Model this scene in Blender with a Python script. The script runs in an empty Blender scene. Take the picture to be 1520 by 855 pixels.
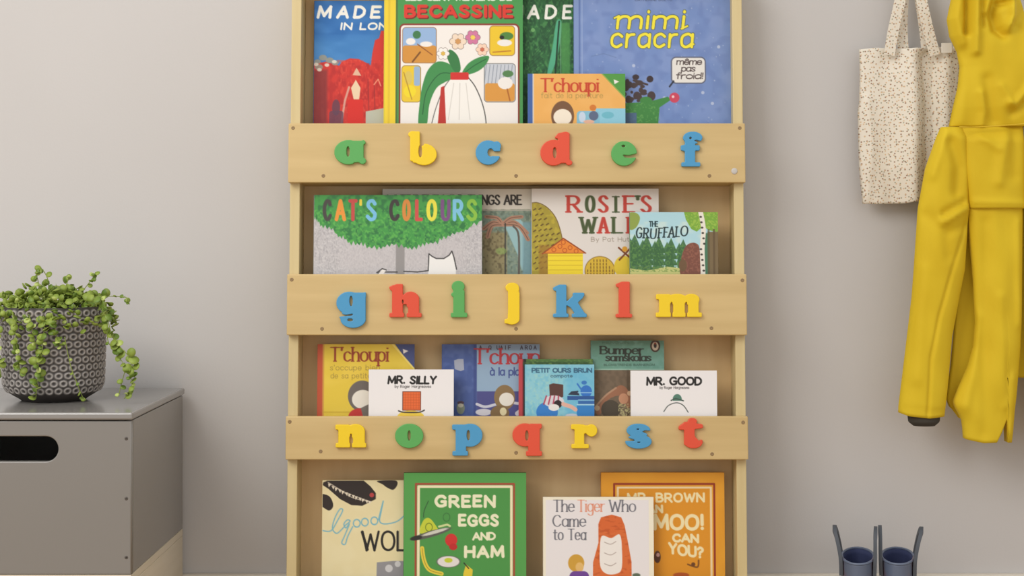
import bpy, bmesh, math, random
import numpy as np
from mathutils import Matrix, Vector
random.seed(7)
C = bpy.context.scene.collection
sc = bpy.context.scene

# ------------------------------------------------------------------ camera, world, lights, exposure
F = 2424.0          # focal length in pixels of the 1520 px wide frame
CX, HY = 760.0, 345.0   # where the level view axis meets the frame
CAMZ = 0.72
WALL = 2.84
cam = bpy.data.cameras.new('camera'); cam_o = bpy.data.objects.new('camera', cam); C.objects.link(cam_o)
cam_o.location = (0, 0, CAMZ); cam_o.rotation_euler = (math.pi/2, 0, 0)
cam.sensor_width = 36; cam.lens = 36*F/1520; cam.shift_y = -(427.5-HY)/1520; cam.clip_start = .05
sc.camera = cam_o

w = bpy.data.worlds.new('world'); sc.world = w; w.use_nodes = True
w.node_tree.nodes['Background'].inputs[0].default_value = (.99, .99, 1.0, 1)
w.node_tree.nodes['Background'].inputs[1].default_value = .91

def area(name, loc, target, size, power, col):
    l = bpy.data.lights.new(name, 'AREA'); l.size = size; l.energy = power; l.color = col
    o = bpy.data.objects.new(name, l); C.objects.link(o); o.location = loc
    o.rotation_euler = (Vector(target)-Vector(loc)).to_track_quat('-Z', 'Y').to_euler()
    return o
area('window_daylight', (-1.9, .35, 2.6), (.1, 2.84, .5), 1.7, 60, (1, .985, .965))

sc.view_settings.view_transform = 'Standard'; sc.view_settings.look = 'None'
sc.view_settings.exposure = 0.0; sc.view_settings.gamma = 1.0; sc.view_settings.use_curve_mapping = False

# ------------------------------------------------------------------ helpers
def lin(c):
    c = np.asarray(c, float)/255.0
    return np.where(c <= .04045, c/12.92, ((c+.055)/1.055)**2.4)
def col4(c): return (*[float(x) for x in lin(c)], 1)

def mat(name, c, rough=.6, metal=0, c2=None, scale=(8, 8, 8), detail=4, bump=0, bump_scale=60, spec=.5, contrast=(.35, .65), sheen=0):
    m = bpy.data.materials.new(name); m.use_nodes = True; nt = m.node_tree; p = nt.nodes['Principled BSDF']
    p.inputs['Base Color'].default_value = col4(c); p.inputs['Roughness'].default_value = rough
    p.inputs['Metallic'].default_value = metal; p.inputs['Specular IOR Level'].default_value = spec
    if sheen: p.inputs['Sheen Weight'].default_value = sheen
    tc = nt.nodes.new('ShaderNodeTexCoord')
    if c2 is not None:
        mp = nt.nodes.new('ShaderNodeMapping'); mp.inputs['Scale'].default_value = scale
        n = nt.nodes.new('ShaderNodeTexNoise'); n.inputs['Detail'].default_value = detail; n.inputs['Scale'].default_value = 1
        r = nt.nodes.new('ShaderNodeValToRGB')
        r.color_ramp.elements[0].position = contrast[0]; r.color_ramp.elements[1].position = contrast[1]
        r.color_ramp.elements[0].color = col4(c); r.color_ramp.elements[1].color = col4(c2)
        nt.links.new(tc.outputs['Object'], mp.inputs['Vector']); nt.links.new(mp.outputs[0], n.inputs['Vector'])
        nt.links.new(n.outputs['Fac'], r.inputs[0]); nt.links.new(r.outputs[0], p.inputs['Base Color'])
    if bump:
        n = nt.nodes.new('ShaderNodeTexNoise'); n.inputs['Scale'].default_value = bump_scale; n.inputs['Detail'].default_value = 5
        b = nt.nodes.new('ShaderNodeBump'); b.inputs['Strength'].default_value = bump; b.inputs['Distance'].default_value = .002
        nt.links.new(tc.outputs['Object'], n.inputs['Vector']); nt.links.new(n.outputs['Fac'], b.inputs['Height'])
        nt.links.new(b.outputs[0], p.inputs['Normal'])
    return m

M = dict(
    wall=mat('wall_paint', (198, 194, 190), .85, c2=(194, 190, 186), scale=(1.5, 1.5, 1.5), bump=.08, bump_scale=250),
    trim=mat('trim_paint', (214, 205, 190), .5, c2=(208, 199, 184), scale=(3, 3, 3)),
    ceil=mat('ceiling_paint', (225, 222, 217), .9, c2=(220, 217, 212)),
    floor=mat('floor_board', (186, 156, 116), .5, c2=(160, 128, 90), scale=(2, 30, 2)),
    wood_h=mat('birch_horizontal', (210, 182, 126), .5, c2=(197, 168, 112), scale=(3.2, 45, 45), detail=6, contrast=(.3, .72), bump=.04, bump_scale=90),
    wood_v=mat('birch_vertical', (213, 194, 144), .5, c2=(202, 180, 128), scale=(50, 50, 2.6), detail=6, contrast=(.3, .72), bump=.04, bump_scale=90),
    wood_back=mat('birch_back_panel', (220, 190, 140), .55, c2=(204, 172, 122), scale=(22, 22, 2.2), detail=6, contrast=(.3, .72)),
    wood_box=mat('pale_ply', (212, 202, 182), .55, c2=(204, 193, 172), scale=(3, 3, 40)),
    screw=mat('dull_screw', (146, 120, 84), .6, .1), screw_g=mat('grey_screw', (96, 90, 84), .4, .5),
    silver=mat('silver_cap', (196, 190, 182), .6, .1),
    greybox=mat('grey_satin_paint', (134, 130, 124), .24, c2=(132, 128, 122), scale=(3, 3, 3), bump=.03, bump_scale=120),
    lidpaint=mat('grey_paint_lid_sheen', (140, 136, 131), .16, c2=(138, 134, 129), scale=(3, 3, 3), spec=.7),  # same paint as the box, colour lightened and glossier for the sheen on top
    hollow=mat('dark_box_inside', (70, 62, 55), .8),
    green=mat('green_letter_paint', (88, 166, 84), .42), yellow=mat('yellow_letter_paint', (240, 204, 20), .42),
    blue=mat('blue_letter_paint', (72, 150, 194), .42), red=mat('red_letter_paint', (222, 78, 48), .42),
    pot=mat('pot_glaze', (112, 106, 102), .5, c2=(90, 84, 80), scale=(40, 40, 40)),
    soil=mat('potting_soil', (60, 46, 34), .95, bump=.6),
    stem=mat('plant_stem', (128, 142, 62), .6),
    leaf=mat('leaf_green', (120, 140, 44), .55, c2=(150, 166, 70), scale=(25, 25, 25), contrast=(.4, .6)),
    leaf2=mat('leaf_deep_green', (92, 120, 36), .5, c2=(124, 146, 50), scale=(25, 25, 25), contrast=(.4, .6)),
    leaf3=mat('leaf_lime', (168, 186, 88), .5, c2=(192, 202, 120), scale=(25, 25, 25), contrast=(.4, .6)),
    coat=mat('yellow_coated_cotton', (218, 187, 38), .72, c2=(209, 176, 30), scale=(9, 9, 4), bump=.35, bump_scale=30, spec=.25),
    seam=mat('yellow_seam', (214, 178, 30), .6),
    cuff=mat('dark_ribbed_cuff', (62, 58, 50), .9),
    boot=mat('slate_rubber', (98, 108, 128), .4, c2=(120, 90, 92), scale=(14, 14, 14), contrast=(.5, .62)),
    boot_in=mat('navy_lining', (52, 60, 96), .8), sole=mat('boot_sole', (66, 62, 66), .8),
    boot_h=mat('dark_boot_handle', (72, 76, 82), .5),
    page=mat('book_pages', (226, 216, 196), .8, c2=(206, 194, 172), scale=(2, 400, 2)),
    tag=mat('white_tape', (226, 220, 208), .8),
    peg=mat('wooden_peg', (196, 164, 118), .5),
)
# tote: cream cotton with small printed sprigs
def tote_mat():
    m = bpy.data.materials.new('sprigged_cotton'); m.use_nodes = True; nt = m.node_tree; p = nt.nodes['Principled BSDF']
    p.inputs['Roughness'].default_value = .9
    tc = nt.nodes.new('ShaderNodeTexCoord'); prev = None
    base = nt.nodes.new('ShaderNodeRGB'); base.outputs[0].default_value = col4((226, 217, 200)); prev = base.outputs[0]
    sx = nt.nodes.new('ShaderNodeSeparateXYZ'); mp0 = nt.nodes.new('ShaderNodeCombineXYZ'); nt.links.new(tc.outputs['Object'], sx.inputs[0])
    nt.links.new(sx.outputs['X'], mp0.inputs['X']); nt.links.new(sx.outputs['Z'], mp0.inputs['Y'])
    for sc_, off, thr, colr in ((105, 0, .085, (150, 116, 92)), (112, 3.33, .075, (146, 142, 116)), (120, 7.17, .10, (210, 180, 144))):
        mp = nt.nodes.new('ShaderNodeMapping'); mp.inputs['Location'].default_value = (off, off*.7, 0)
        v = nt.nodes.new('ShaderNodeTexVoronoi'); v.voronoi_dimensions = '2D'; v.inputs['Scale'].default_value = sc_; v.inputs['Randomness'].default_value = .75
        l = nt.nodes.new('ShaderNodeMapRange'); l.inputs['From Min'].default_value = thr; l.inputs['From Max'].default_value = thr+.09
        l.inputs['To Min'].default_value = 1; l.inputs['To Max'].default_value = 0
        mx = nt.nodes.new('ShaderNodeMix'); mx.data_type = 'RGBA'; mx.inputs['B'].default_value = col4(colr)
        nt.links.new(mp0.outputs[0], mp.inputs['Vector']); nt.links.new(mp.outputs[0], v.inputs['Vector'])
        nt.links.new(v.outputs['Distance'], l.inputs['Value']); nt.links.new(l.outputs[0], mx.inputs['Factor'])
        nt.links.new(prev, mx.inputs['A']); prev = mx.outputs['Result']
    nt.links.new(prev, p.inputs['Base Color'])
    return m
M['tote'] = tote_mat()
def print_mat():
    m = bpy.data.materials.new('print_and_pot_shade'); m.use_nodes = True; nt = m.node_tree; p = nt.nodes['Principled BSDF']
    a = nt.nodes.new('ShaderNodeAttribute'); a.attribute_name = 'ink_and_shade'; nt.links.new(a.outputs['Color'], p.inputs['Base Color'])
    p.inputs['Roughness'].default_value = .5; p.inputs['Specular IOR Level'].default_value = .35
    return m
M['print'] = print_mat()
PM = {}
def plain(c, rough=.5):
    k = tuple(c)
    if k not in PM: PM[k] = mat('board_%d_%d_%d' % k, c, rough)
    return PM[k]

def link(name, me, m=None, parent=None, smooth=False):
    o = bpy.data.objects.new(name, me); C.objects.link(o)
    if m is not None: me.materials.append(m)
    if parent is not None: o.parent = parent
    if smooth:
        me.polygons.foreach_set('use_smooth', [True]*len(me.polygons))
    return o
def meta(o, label=None, cat=None, group=None, kind=None):
    for k, v in (('label', label), ('category', cat), ('group', group), ('kind', kind)):
        if v: o[k] = v
    return o
def empty(name, loc=(0, 0, 0), **kw):
    o = bpy.data.objects.new(name, None); C.objects.link(o); o.location = loc; o.empty_display_size = .05
    return meta(o, **kw)
def pydata(name, v, f):
    me = bpy.data.meshes.new(name); me.from_pydata([tuple(p) for p in v], [], [tuple(x) for x in f]); me.update(); return me
def box(name, x0, x1, y0, y1, z0, z1, m, parent=None, bev=.001, seg=2):
    bm = bmesh.new(); bmesh.ops.create_cube(bm, size=1)
    for v in bm.verts:
        v.co = ((x0+x1)/2+v.co.x*(x1-x0), (y0+y1)/2+v.co.y*(y1-y0), (z0+z1)/2+v.co.z*(z1-z0))
    if bev: bmesh.ops.bevel(bm, geom=bm.edges[:], offset=bev, segments=seg, affect='EDGES', profile=.5)
    me = bpy.data.meshes.new(name); bm.to_mesh(me); bm.free()
    return link(name, me, m, parent)
def lathe(name, prof, n, m, parent=None, loc=(0, 0, 0), axis='Z', smooth=True):
    v = []; f = []
    for r, z in prof:
        for k in range(n):
            a = 2*math.pi*k/n; p = (r*math.cos(a), r*math.sin(a), z)
            if axis == 'Y': p = (p[0], p[2], p[1])
            v.append((p[0]+loc[0], p[1]+loc[1], p[2]+loc[2]))
    for j in range(len(prof)-1):
        for k in range(n):
            a, b = j*n+k, j*n+(k+1) % n; f.append((a, b, b+n, a+n))
    f.append(tuple(range(n))[::-1]); f.append(tuple((len(prof)-1)*n+k for k in range(n)))
    me = pydata(name, v, f)
    bm = bmesh.new(); bm.from_mesh(me); bmesh.ops.recalc_face_normals(bm, faces=bm.faces[:]); bm.to_mesh(me); bm.free()
    return link(name, me, m, parent, smooth)
def tube(pts, rad, n=6):
    """closed tube along points -> verts, faces"""
    v = []; f = []
    P = [Vector(p) for p in pts]
    for i, p in enumerate(P):
        t = (P[min(i+1, len(P)-1)]-P[max(i-1, 0)]).normalized()
        a = t.cross(Vector((0, 1, .13))).normalized(); b = t.cross(a)
        r = rad[i] if hasattr(rad, '__len__') else rad
        for k in range(n):
            q = 2*math.pi*k/n; v.append(p+a*r*math.cos(q)+b*r*math.sin(q))
    for i in range(len(P)-1):
        for k in range(n):
            c, d = i*n+k, i*n+(k+1) % n; f.append((c, d, d+n, c+n))
    f.append(tuple(range(n))[::-1]); f.append(tuple(len(v)-n+k for k in range(n)))
    return v, f
def W(u, v, Y):
    """a point of the photograph carried to the depth Y metres from the lens"""
    return Vector(((u-CX)*Y/F, Y, CAMZ-(v-HY)*Y/F))

# ------------------------------------------------------------------ room
meta(box('wall_back', -3, 3, WALL, WALL+.1, 0, 2.6, M['wall'], bev=0), kind='structure')
meta(box('floor', -3, 3, -.6, WALL+.1, -.05, 0, M['floor'], bev=0), kind='structure')
meta(box('baseboard_back', -3, 3, WALL-.015, WALL, 0, .128, M['trim'], bev=.003), kind='structure')

# ------------------------------------------------------------------ bookcase (leans back a little: its foot stands out from the wall)
TH = math.radians(4.0)
CASE_Y = 2.688; CASE_X = (767.2-CX)*2.72/F
HALF = .3825; SIDE = .0165; DEEP = .07; FB = .015; HGT = 1.165
CM = Matrix.Translation((CASE_X, CASE_Y, 0)) @ Matrix.Rotation(-TH, 4, 'X')
def L(u, v, yl):
    """photo point -> (x, z) in the bookcase's own frame on its plane y = yl"""
    s, c = math.sin(TH), math.cos(TH)
    # point = (CASE_X+x, CASE_Y+ z*s + yl*c, z*c - yl*s); ray = (du, 1, -dv)*t
    du, dv = (u-CX)/F, (v-HY)/F
    # z*c - yl*s = CAMZ - dv*(CASE_Y + z*s + yl*c)
    z = (CAMZ-dv*(CASE_Y+yl*c)+yl*s)/(c+dv*s)
    Y = CASE_Y+z*s+yl*c
    return du*Y-CASE_X, z
case = empty('bookcase'); case.matrix_world = CM
meta(case, 'tall birch front-facing bookcase with coloured alphabet letters on its fascias', 'bookcase')
for sx in (-1, 1):
    xa, xb = sorted((sx*(HALF-.0015), sx*(HALF-.0015-SIDE)))
    box('side_panel', xa, xb, 0, DEEP, 0, HGT, M['wood_v'], case, .0012)
box('back_panel', -HALF+SIDE, HALF-SIDE, DEEP-.012, DEEP-.004, .02, HGT-.02, M['wood_back'], case, .0005)
box('top_board', -HALF+SIDE, HALF-SIDE, 0, DEEP-.012, HGT-.018, HGT, M['wood_h'], case, .001)
rows = [(183, 271), (407, 497.5), (618, 682.5), (868, 935)]
FLOORS = []
fascias = []
for a, b in rows:
    z1 = L(760, a, -FB)[1]; z0 = L(760, b, -FB)[1]
    fo = box('fascia_board', -HALF, HALF, -FB, -.0003, z0, z1, M['wood_h'], case, .0018, 3)
    fascias.append(fo)
    fl = z0+.017
    box('shelf_board', -HALF+SIDE+.0005, HALF-SIDE-.0005, .0005, DEEP-.0125, z0+.001, fl, M['wood_h'], case, .0008)
    FLOORS.append(fl+.0004)
box('plinth_board', -HALF+SIDE, HALF-SIDE, .004, .018, .001, .06, M['wood_h'], case, .001)
scr = [[(435, 190), (480, 261), (766, 261), (1053, 261), (1098, 190)],
       [(433, 415), (478, 488), (766, 488), (1056, 487), (1102, 416)],
       [(430, 626), (476, 670), (766, 672), (1057, 674), (1103, 627)]]
for fo, pts in zip(fascias, scr):
    for u, v in pts:
        x, z = L(u, v, -FB)
        lathe('screw', [(.0031, .0006), (.0031, -.0002), (.0024, -.0006), (.0012, -.0002), (.0004, 0)], 14, M['screw'], fo, (x, -FB, z), 'Y')
x, z = L(1090, 254, -FB)
meta(lathe('cap', [(.0052, .0004), (.0052, -.0006), (.0045, -.0010), (.001, -.0011)], 24, M['silver'], fascias[0], (x, -FB, z), 'Y'), 'pale round plastic cap')

# ---- raised wooden letters: boolean of simple shapes, rounded, contoured, extruded
def E(x, y, rx, ry): return ('E', x, y, rx, ry)
def R(x0, y0, x1, y1): return ('R', x0, y0, x1, y1)
def P(*a): return ('P', list(zip(a[::2], a[1::2])))
LET = {  # letter: (crop origin u, v), (box x, y) in zoomed units of 1/4.222 px, adds, cuts
 'a': ((420, 180), (322, 118), 'green', [E(88,76,88,76), R(110,4,182,138), E(181,14,14,13), E(176,130,22,20)], [E(86,72,11,34), P(112,156,126,136,140,156)]),
 'b': ((420, 180), (785, 60), 'yellow', [R(12,22,72,195), E(30,22,30,20), R(30,4,72,40), E(98,148,80,67), R(30,150,90,200)], [E(76,128,12,40), P(0,186,0,214,34,204,28,190), P(72,80,80,82,84,40,100,90,76,98)]),
 'c': ((420, 180), (1208, 120), 'blue', [E(78,76,78,76), E(132,36,26,30)], [E(94,76,20,26), P(92,68,175,66,175,94,150,100,110,100)]),
 'd': ((760, 180), (178, 65), 'red', [R(112,12,182,196), P(88,38,112,10,160,0,182,8,182,60,110,44), E(82,132,82,80), E(180,194,20,16)], [E(90,132,12,36)]),
 'e': ((760, 180), (622, 125), 'green', [E(80,77,80,77)], [E(76,30,13,8), P(68,84,110,88,172,74,172,98,120,106,84,102)]),
 'f': ((760, 180), (1055, 65), 'blue', [R(30,40,92,205), E(78,38,60,38), R(4,86,122,118), R(8,192,124,219), E(30,102,26,20)], [E(64,40,9,8), P(78,54,150,84,150,66,140,62,104,52)]),
 'g': ((420, 360), (335, 305), 'blue', [E(80,74,80,70), R(108,10,182,170), P(90,6,150,14,184,6,184,40,110,40), E(104,176,78,54), R(106,120,182,190), E(60,158,42,26)], [E(92,62,11,34), E(86,180,19,10), P(-4,132,60,148,106,140,100,154,40,158,-4,160)]),
 'h': ((420, 360), (665, 258), 'red', [R(20,10,86,200), P(0,20,50,2,86,2,86,50,8,42), R(2,184,98,210), R(120,80,188,200), E(134,100,54,50), R(106,184,203,210)], [R(94,128,112,220), E(86,112,6,14)]),
 'i': ((420, 360), (1052, 240), 'green', [E(46,36,40,36), R(16,60,86,218), E(20,86,18,14), R(0,202,103,228)], [E(2,66,10,8), E(98,66,10,8)]),
 'j': ((420, 360), (1385, 250), 'yellow', [E(52,32,42,30), R(26,40,98,220), E(50,228,48,36), R(4,232,60,258)], [P(-6,160,26,150,24,226,-6,236), E(98,54,6,9)]),
 'k': ((760, 360), (255, 262), 'blue', [R(22,10,86,196), P(0,22,40,2,86,2,86,46,8,40), R(2,184,100,207), P(74,122,130,70,192,62,190,84,120,150), R(126,54,198,76), P(90,110,146,98,208,192,150,200), R(120,184,214,207)], [E(92,150,5,12)]),
 'l': ((760, 360), (650, 243), 'red', [R(20,10,88,215), P(0,18,40,2,88,2,88,44,6,36), R(0,204,102,227)], []),
 'm': ((760, 360), (900, 318), 'yellow', [R(22,8,90,140), R(112,20,182,140), R(204,20,270,140), E(135,38,64,34), E(225,40,50,36), R(4,6,90,38), R(2,122,98,148), R(104,122,192,148), R(198,122,290,148)], [R(96,54,106,160), R(188,54,198,160)]),
 'n': ((420, 500), (328, 545), 'yellow', [R(20,6,88,140), E(126,46,58,44), R(112,40,184,140), R(0,6,60,36), R(2,122,96,149), R(104,122,192,149)], [R(92,62,104,160)]),
 'o': ((420, 500), (703, 545), 'green', [E(88,76,88,76)], [E(88,74,10,34)]),
 'p': ((420, 500), (1060, 545), 'blue', [R(22,6,88,185), E(112,72,78,72), R(0,6,60,36), R(2,172,100,199), R(60,20,110,120)], [E(102,72,11,34)]),
 'q': ((760, 500), (3, 543), 'red', [E(78,72,78,72), R(100,8,170,190), R(110,3,182,32), R(86,174,184,203), R(80,20,120,120)], [E(90,76,11,34)]),
 'r': ((760, 500), (370, 543), 'yellow', [R(22,8,82,140), R(0,6,60,36), R(2,130,112,155), E(128,44,36,38), R(70,12,130,62)], []),
 's': ((760, 500), (705, 545), 'blue', [E(88,42,74,42), E(88,112,82,44)], [P(108,50,130,40,190,46,190,72,152,68), P(-6,76,20,86,66,100,60,110,0,108), E(84,34,12,4), E(90,116,14,4)]),
 't': ((760, 500), (1045, 507), 'red', [R(34,26,100,170), E(86,22,28,20), P(0,56,40,26,150,42,152,64,100,72,0,76), E(92,152,58,40)], [P(102,120,128,146,160,128,160,100,110,96)]),
}
def in_poly(X, Y, pts):
    ins = np.zeros(X.shape, bool); n = len(pts)
    for i in range(n):
        (x1, y1), (x2, y2) = pts[i], pts[(i+1) % n]
        if y1 == y2: continue
        c = ((Y > y1) != (Y > y2)) & (X < (x2-x1)*(Y-y1)/(y2-y1)+x1); ins ^= c
    return ins
def blur(a, s):
    r = int(3*s)+1; k = np.exp(-(np.arange(-r, r+1)/s)**2/2); k /= k.sum()
    a = np.apply_along_axis(lambda q: np.convolve(q, k, 'same'), 0, a)
    return np.apply_along_axis(lambda q: np.convolve(q, k, 'same'), 1, a)
def contour(f, lev):
    ny, nx = f.shape; seg = {}
    b = f > lev
    def pt(i, j, i2, j2):
        a, c = f[i, j], f[i2, j2]; t = (lev-a)/(c-a); return (j+(j2-j)*t, i+(i2-i)*t)
    pos = {}
    for i in range(ny-1):
        for j in range(nx-1):
            k = b[i, j]*1+b[i, j+1]*2+b[i+1, j+1]*4+b[i+1, j]*8
            if k in (0, 15): continue
            e = {'t': ('h', i, j), 'b': ('h', i+1, j), 'l': ('v', i, j), 'r': ('v', i, j+1)}
            c = {'t': (i, j, i, j+1), 'b': (i+1, j, i+1, j+1), 'l': (i, j, i+1, j), 'r': (i, j+1, i+1, j+1)}
            tb = {1: 'lt', 2: 'tr', 3: 'lr', 4: 'rb', 5: 'ltrb', 6: 'tb', 7: 'lb', 8: 'bl', 9: 'bt', 10: 'trbl', 11: 'br', 12: 'rl', 13: 'rt', 14: 'tl'}[k]
            for q in range(0, len(tb), 2):
                A, B = tb[q], tb[q+1]
                for z in (A, B): pos[e[z]] = pt(*c[z])
                seg.setdefault(e[A], []).append(e[B]); seg.setdefault(e[B], []).append(e[A])
    loops = []; used = set()
    for s in list(seg):
        if s in used: continue
        lp = [s]; used.add(s); cur = s
        while True:
            nx_ = [q for q in seg[cur] if q not in used]
            if not nx_: break
            cur = nx_[0]; used.add(cur); lp.append(cur)
        if len(lp) > 6: loops.append([pos[q] for q in lp])
    return loops
def letter_mesh(ch):
    (ou, ov), (bx, by), colr, adds, cuts = LET[ch]
    st = 1.7; pad = 12
    X, Y = np.meshgrid(np.arange(-pad, 305, st), np.arange(-pad, 285, st))
    f = np.zeros(X.shape, bool)
    for q, lst in ((True, adds), (False, cuts)):
        for s in lst:
            if s[0] == 'E': m = ((X-s[1])/s[3])**2+((Y-s[2])/s[4])**2 < 1
            elif s[0] == 'R': m = (X > s[1]) & (X < s[3]) & (Y > s[2]) & (Y < s[4])
            else: m = in_poly(X, Y, s[1])
            f = (f | m) if q else (f & ~m)
    g = blur(f.astype(float), 1.9)
    cu = bpy.data.curves.new('letter', 'CURVE'); cu.dimensions = '2D'; cu.fill_mode = 'BOTH'
    cu.extrude = .0022; cu.bevel_depth = .0011; cu.bevel_resolution = 3; cu.offset = -.0009
    for lp in contour(g, .5):
        lp = lp[::2]
        sp = cu.splines.new('POLY'); sp.points.add(len(lp)-1); sp.use_cyclic_u = True
        for p, (j, i) in zip(sp.points, lp):
            u = ou+(bx+j*st-pad)/4.2222; v = ov+(by+i*st-pad)/4.2222
            x, z = L(u, v, -FB-.006); p.co = (x, z, 0, 1)
    tmp = bpy.data.objects.new('t', cu); C.objects.link(tmp)
    dg = bpy.context.evaluated_depsgraph_get(); me = bpy.data.meshes.new_from_object(tmp.evaluated_get(dg))
    bpy.data.objects.remove(tmp); bpy.data.curves.remove(cu)
    me.transform(Matrix.Translation((0, -FB-.0034, 0)) @ Matrix.Rotation(math.pi/2, 4, 'X'))
    return me, colr
for ch in LET:
    me, colr = letter_mesh(ch)
    par = fascias[0 if ch in 'abcdef' else 1 if ch in 'ghijklm' else 2]
    o = link('wooden_letter', me, M[colr], par); o['label'] = '%s wooden lowercase letter %s' % (colr, ch)

# ------------------------------------------------------------------ printing on the book covers
def crom(p, n=6, closed=False):
    p = [np.array(q, float) for q in p]; out = []; m = len(p)
    rng = range(m if closed else m-1)
    for i in rng:
        if closed: a, b, c, d = p[i-1], p[i], p[(i+1) % m], p[(i+2) % m]
        else: a, b, c, d = p[max(i-1, 0)], p[i], p[i+1], p[min(i+2, m-1)]
        for k in range(n):
            t = k/n; out.append(tuple(.5*((2*b)+(c-a)*t+(2*a-5*b+4*c-d)*t*t+(3*b-a-3*c+d)*t**3)))
    out.append(tuple(p[0] if closed else p[-1])); return out
GL = {
'A':(.74,"0,0 .37,1 .74,0|.14,.34 .6,.34"),'B':(.6,"0,0 0,1|~0,1 .38,.98 .52,.76 .36,.55 0,.53|~0,.53 .42,.5 .6,.27 .42,.02 0,0"),
'C':(.68,"~.66,.8 .5,.98 .2,.94 .02,.65 .02,.35 .2,.05 .5,.02 .68,.2"),'D':(.66,"0,0 0,1|~0,1 .36,.98 .62,.72 .65,.5 .62,.28 .36,.02 0,0"),
'E':(.52,"0,0 0,1|0,1 .5,1|0,.52 .42,.52|0,0 .52,0"),'F':(.5,"0,0 0,1|0,1 .5,1|0,.52 .4,.52"),
'G':(.72,"~.66,.82 .5,.98 .2,.94 .02,.65 .02,.35 .2,.05 .5,.02 .68,.16|.69,.12 .69,.45|.69,.45 .44,.45"),
'H':(.64,"0,0 0,1|.64,0 .64,1|0,.52 .64,.52"),'I':(.04,".02,0 .02,1"),'K':(.6,"0,0 0,1|.58,1 .02,.42|.2,.6 .6,0"),
'L':(.48,"0,1 0,0|0,0 .48,0"),'M':(.84,"0,0 .05,1|.05,1 .42,.15|.42,.15 .79,1|.79,1 .84,0"),'N':(.66,"0,0 0,1|0,1 .66,0|.66,0 .66,1"),
'O':(.76,"c.38,1 .1,.86 0,.5 .1,.14 .38,0 .66,.14 .76,.5 .66,.86"),'P':(.56,"0,0 0,1|~0,1 .4,.98 .56,.74 .4,.49 0,.47"),
'Q':(.76,"c.38,1 .1,.86 0,.5 .1,.14 .38,0 .66,.14 .76,.5 .66,.86|.45,.25 .74,-.04"),'R':(.62,"0,0 0,1|~0,1 .4,.98 .56,.74 .4,.49 0,.47|.26,.47 .62,0"),
'S':(.56,"~.52,.84 .36,1 .12,.95 .05,.74 .28,.52 .52,.3 .47,.06 .22,0 0,.16"),'T':(.62,"0,1 .62,1|.31,1 .31,0"),
'U':(.64,"~0,1 0,.35 .1,.06 .32,0 .54,.06 .64,.35 .64,1"),'W':(.98,"0,1 .25,0|.25,0 .49,.85|.49,.85 .73,0|.73,0 .98,1"),
'Y':(.64,"0,1 .32,.48|.64,1 .32,.48|.32,.48 .32,0"),
'a':(.5,"~.48,.55 .3,.68 .06,.58 0,.34 .06,.08 .26,0 .48,.16|.5,.66 .5,0"),'b':(.5,"0,1 0,0|~0,.5 .2,.67 .44,.58 .5,.34 .44,.1 .22,0 0,.15"),
'c':(.46,"~.46,.55 .28,.68 .06,.58 0,.34 .06,.1 .26,0 .46,.12"),'d':(.5,"~.48,.55 .3,.68 .06,.58 0,.34 .06,.08 .26,0 .48,.16|.5,1 .5,0"),
'e':(.5,"0,.36 .5,.36|~.5,.36 .44,.6 .26,.68 .06,.58 0,.34 .06,.1 .26,0 .48,.12"),'f':(.34,"~.36,.95 .22,1 .14,.85 .14,0|0,.66 .32,.66"),
'g':(.5,"~.48,.55 .3,.68 .06,.58 0,.34 .06,.1 .26,.02 .48,.16|~.5,.66 .5,-.1 .4,-.3 .2,-.32 .02,-.2"),
'h':(.46,"0,1 0,0|~0,.45 .16,.65 .36,.65 .46,.48 .46,0"),'i':(.04,".02,.66 .02,0|.02,.92 .02,.95"),'k':(.46,"0,1 0,0|.44,.66 .02,.26|.14,.38 .46,0"),
'l':(.04,".02,1 .02,0"),'m':(.74,"0,.66 0,0|~0,.48 .12,.65 .28,.65 .36,.48 .36,0|~.36,.48 .5,.65 .64,.65 .73,.48 .73,0"),
'n':(.46,"0,.66 0,0|~0,.45 .16,.65 .36,.65 .46,.48 .46,0"),'o':(.52,"c.26,.68 .06,.58 0,.34 .06,.1 .26,0 .46,.1 .52,.34 .46,.58"),
'p':(.5,"0,.66 0,-.33|~0,.5 .2,.67 .44,.58 .5,.34 .44,.1 .22,0 0,.15"),'r':(.32,"0,.66 0,0|~0,.42 .12,.62 .32,.66"),
's':(.4,"~.4,.56 .24,.68 .06,.6 .1,.42 .32,.28 .4,.12 .2,0 0,.1"),'t':(.36,"~.14,.92 .14,.2 .2,.02 .36,.04|0,.66 .34,.66"),
'u':(.48,"~0,.66 0,.25 .1,.02 .3,.02 .46,.18|.48,.66 .48,0"),'v':(.46,"0,.66 .23,0|.23,0 .46,.66"),'w':(.74,"0,.66 .18,0|.18,0 .37,.6|.37,.6 .56,0|.56,0 .74,.66"),
'y':(.46,"0,.66 .24,0|.48,.66 .14,-.33"),"'":(.06,".04,1 .02,.78"),'.':(.06,".03,.04 .03,.05"),'!':(.08,".04,1 .04,.32|.04,.03 .04,.04"),
'?':(.46,"~.02,.82 .2,1 .42,.9 .42,.68 .22,.5 .2,.3|.2,.03 .2,.04"),' ':(.3,""),
'à':(.5,"~.48,.55 .3,.68 .06,.58 0,.34 .06,.08 .26,0 .48,.16|.5,.66 .5,0|.16,.98 .32,.8"),'ê':(.5,"0,.36 .5,.36|~.5,.36 .44,.6 .26,.68 .06,.58 0,.34 .06,.1 .26,0 .48,.12|.1,.82 .26,.98|.26,.98 .42,.82"),
}
def glyph(ch):
    w_, s = GL[ch]; out = []
    for part in s.split('|'):
        if not part: continue
        cl = part[0] == 'c'; sm = part[0] in '~c'
        p = [tuple(float(q) for q in a.split(',')) for a in part.lstrip('~c').split()]
        out.append((crom(p, 6, cl) if sm else p, sm and cl))
    return w_, out
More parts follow.
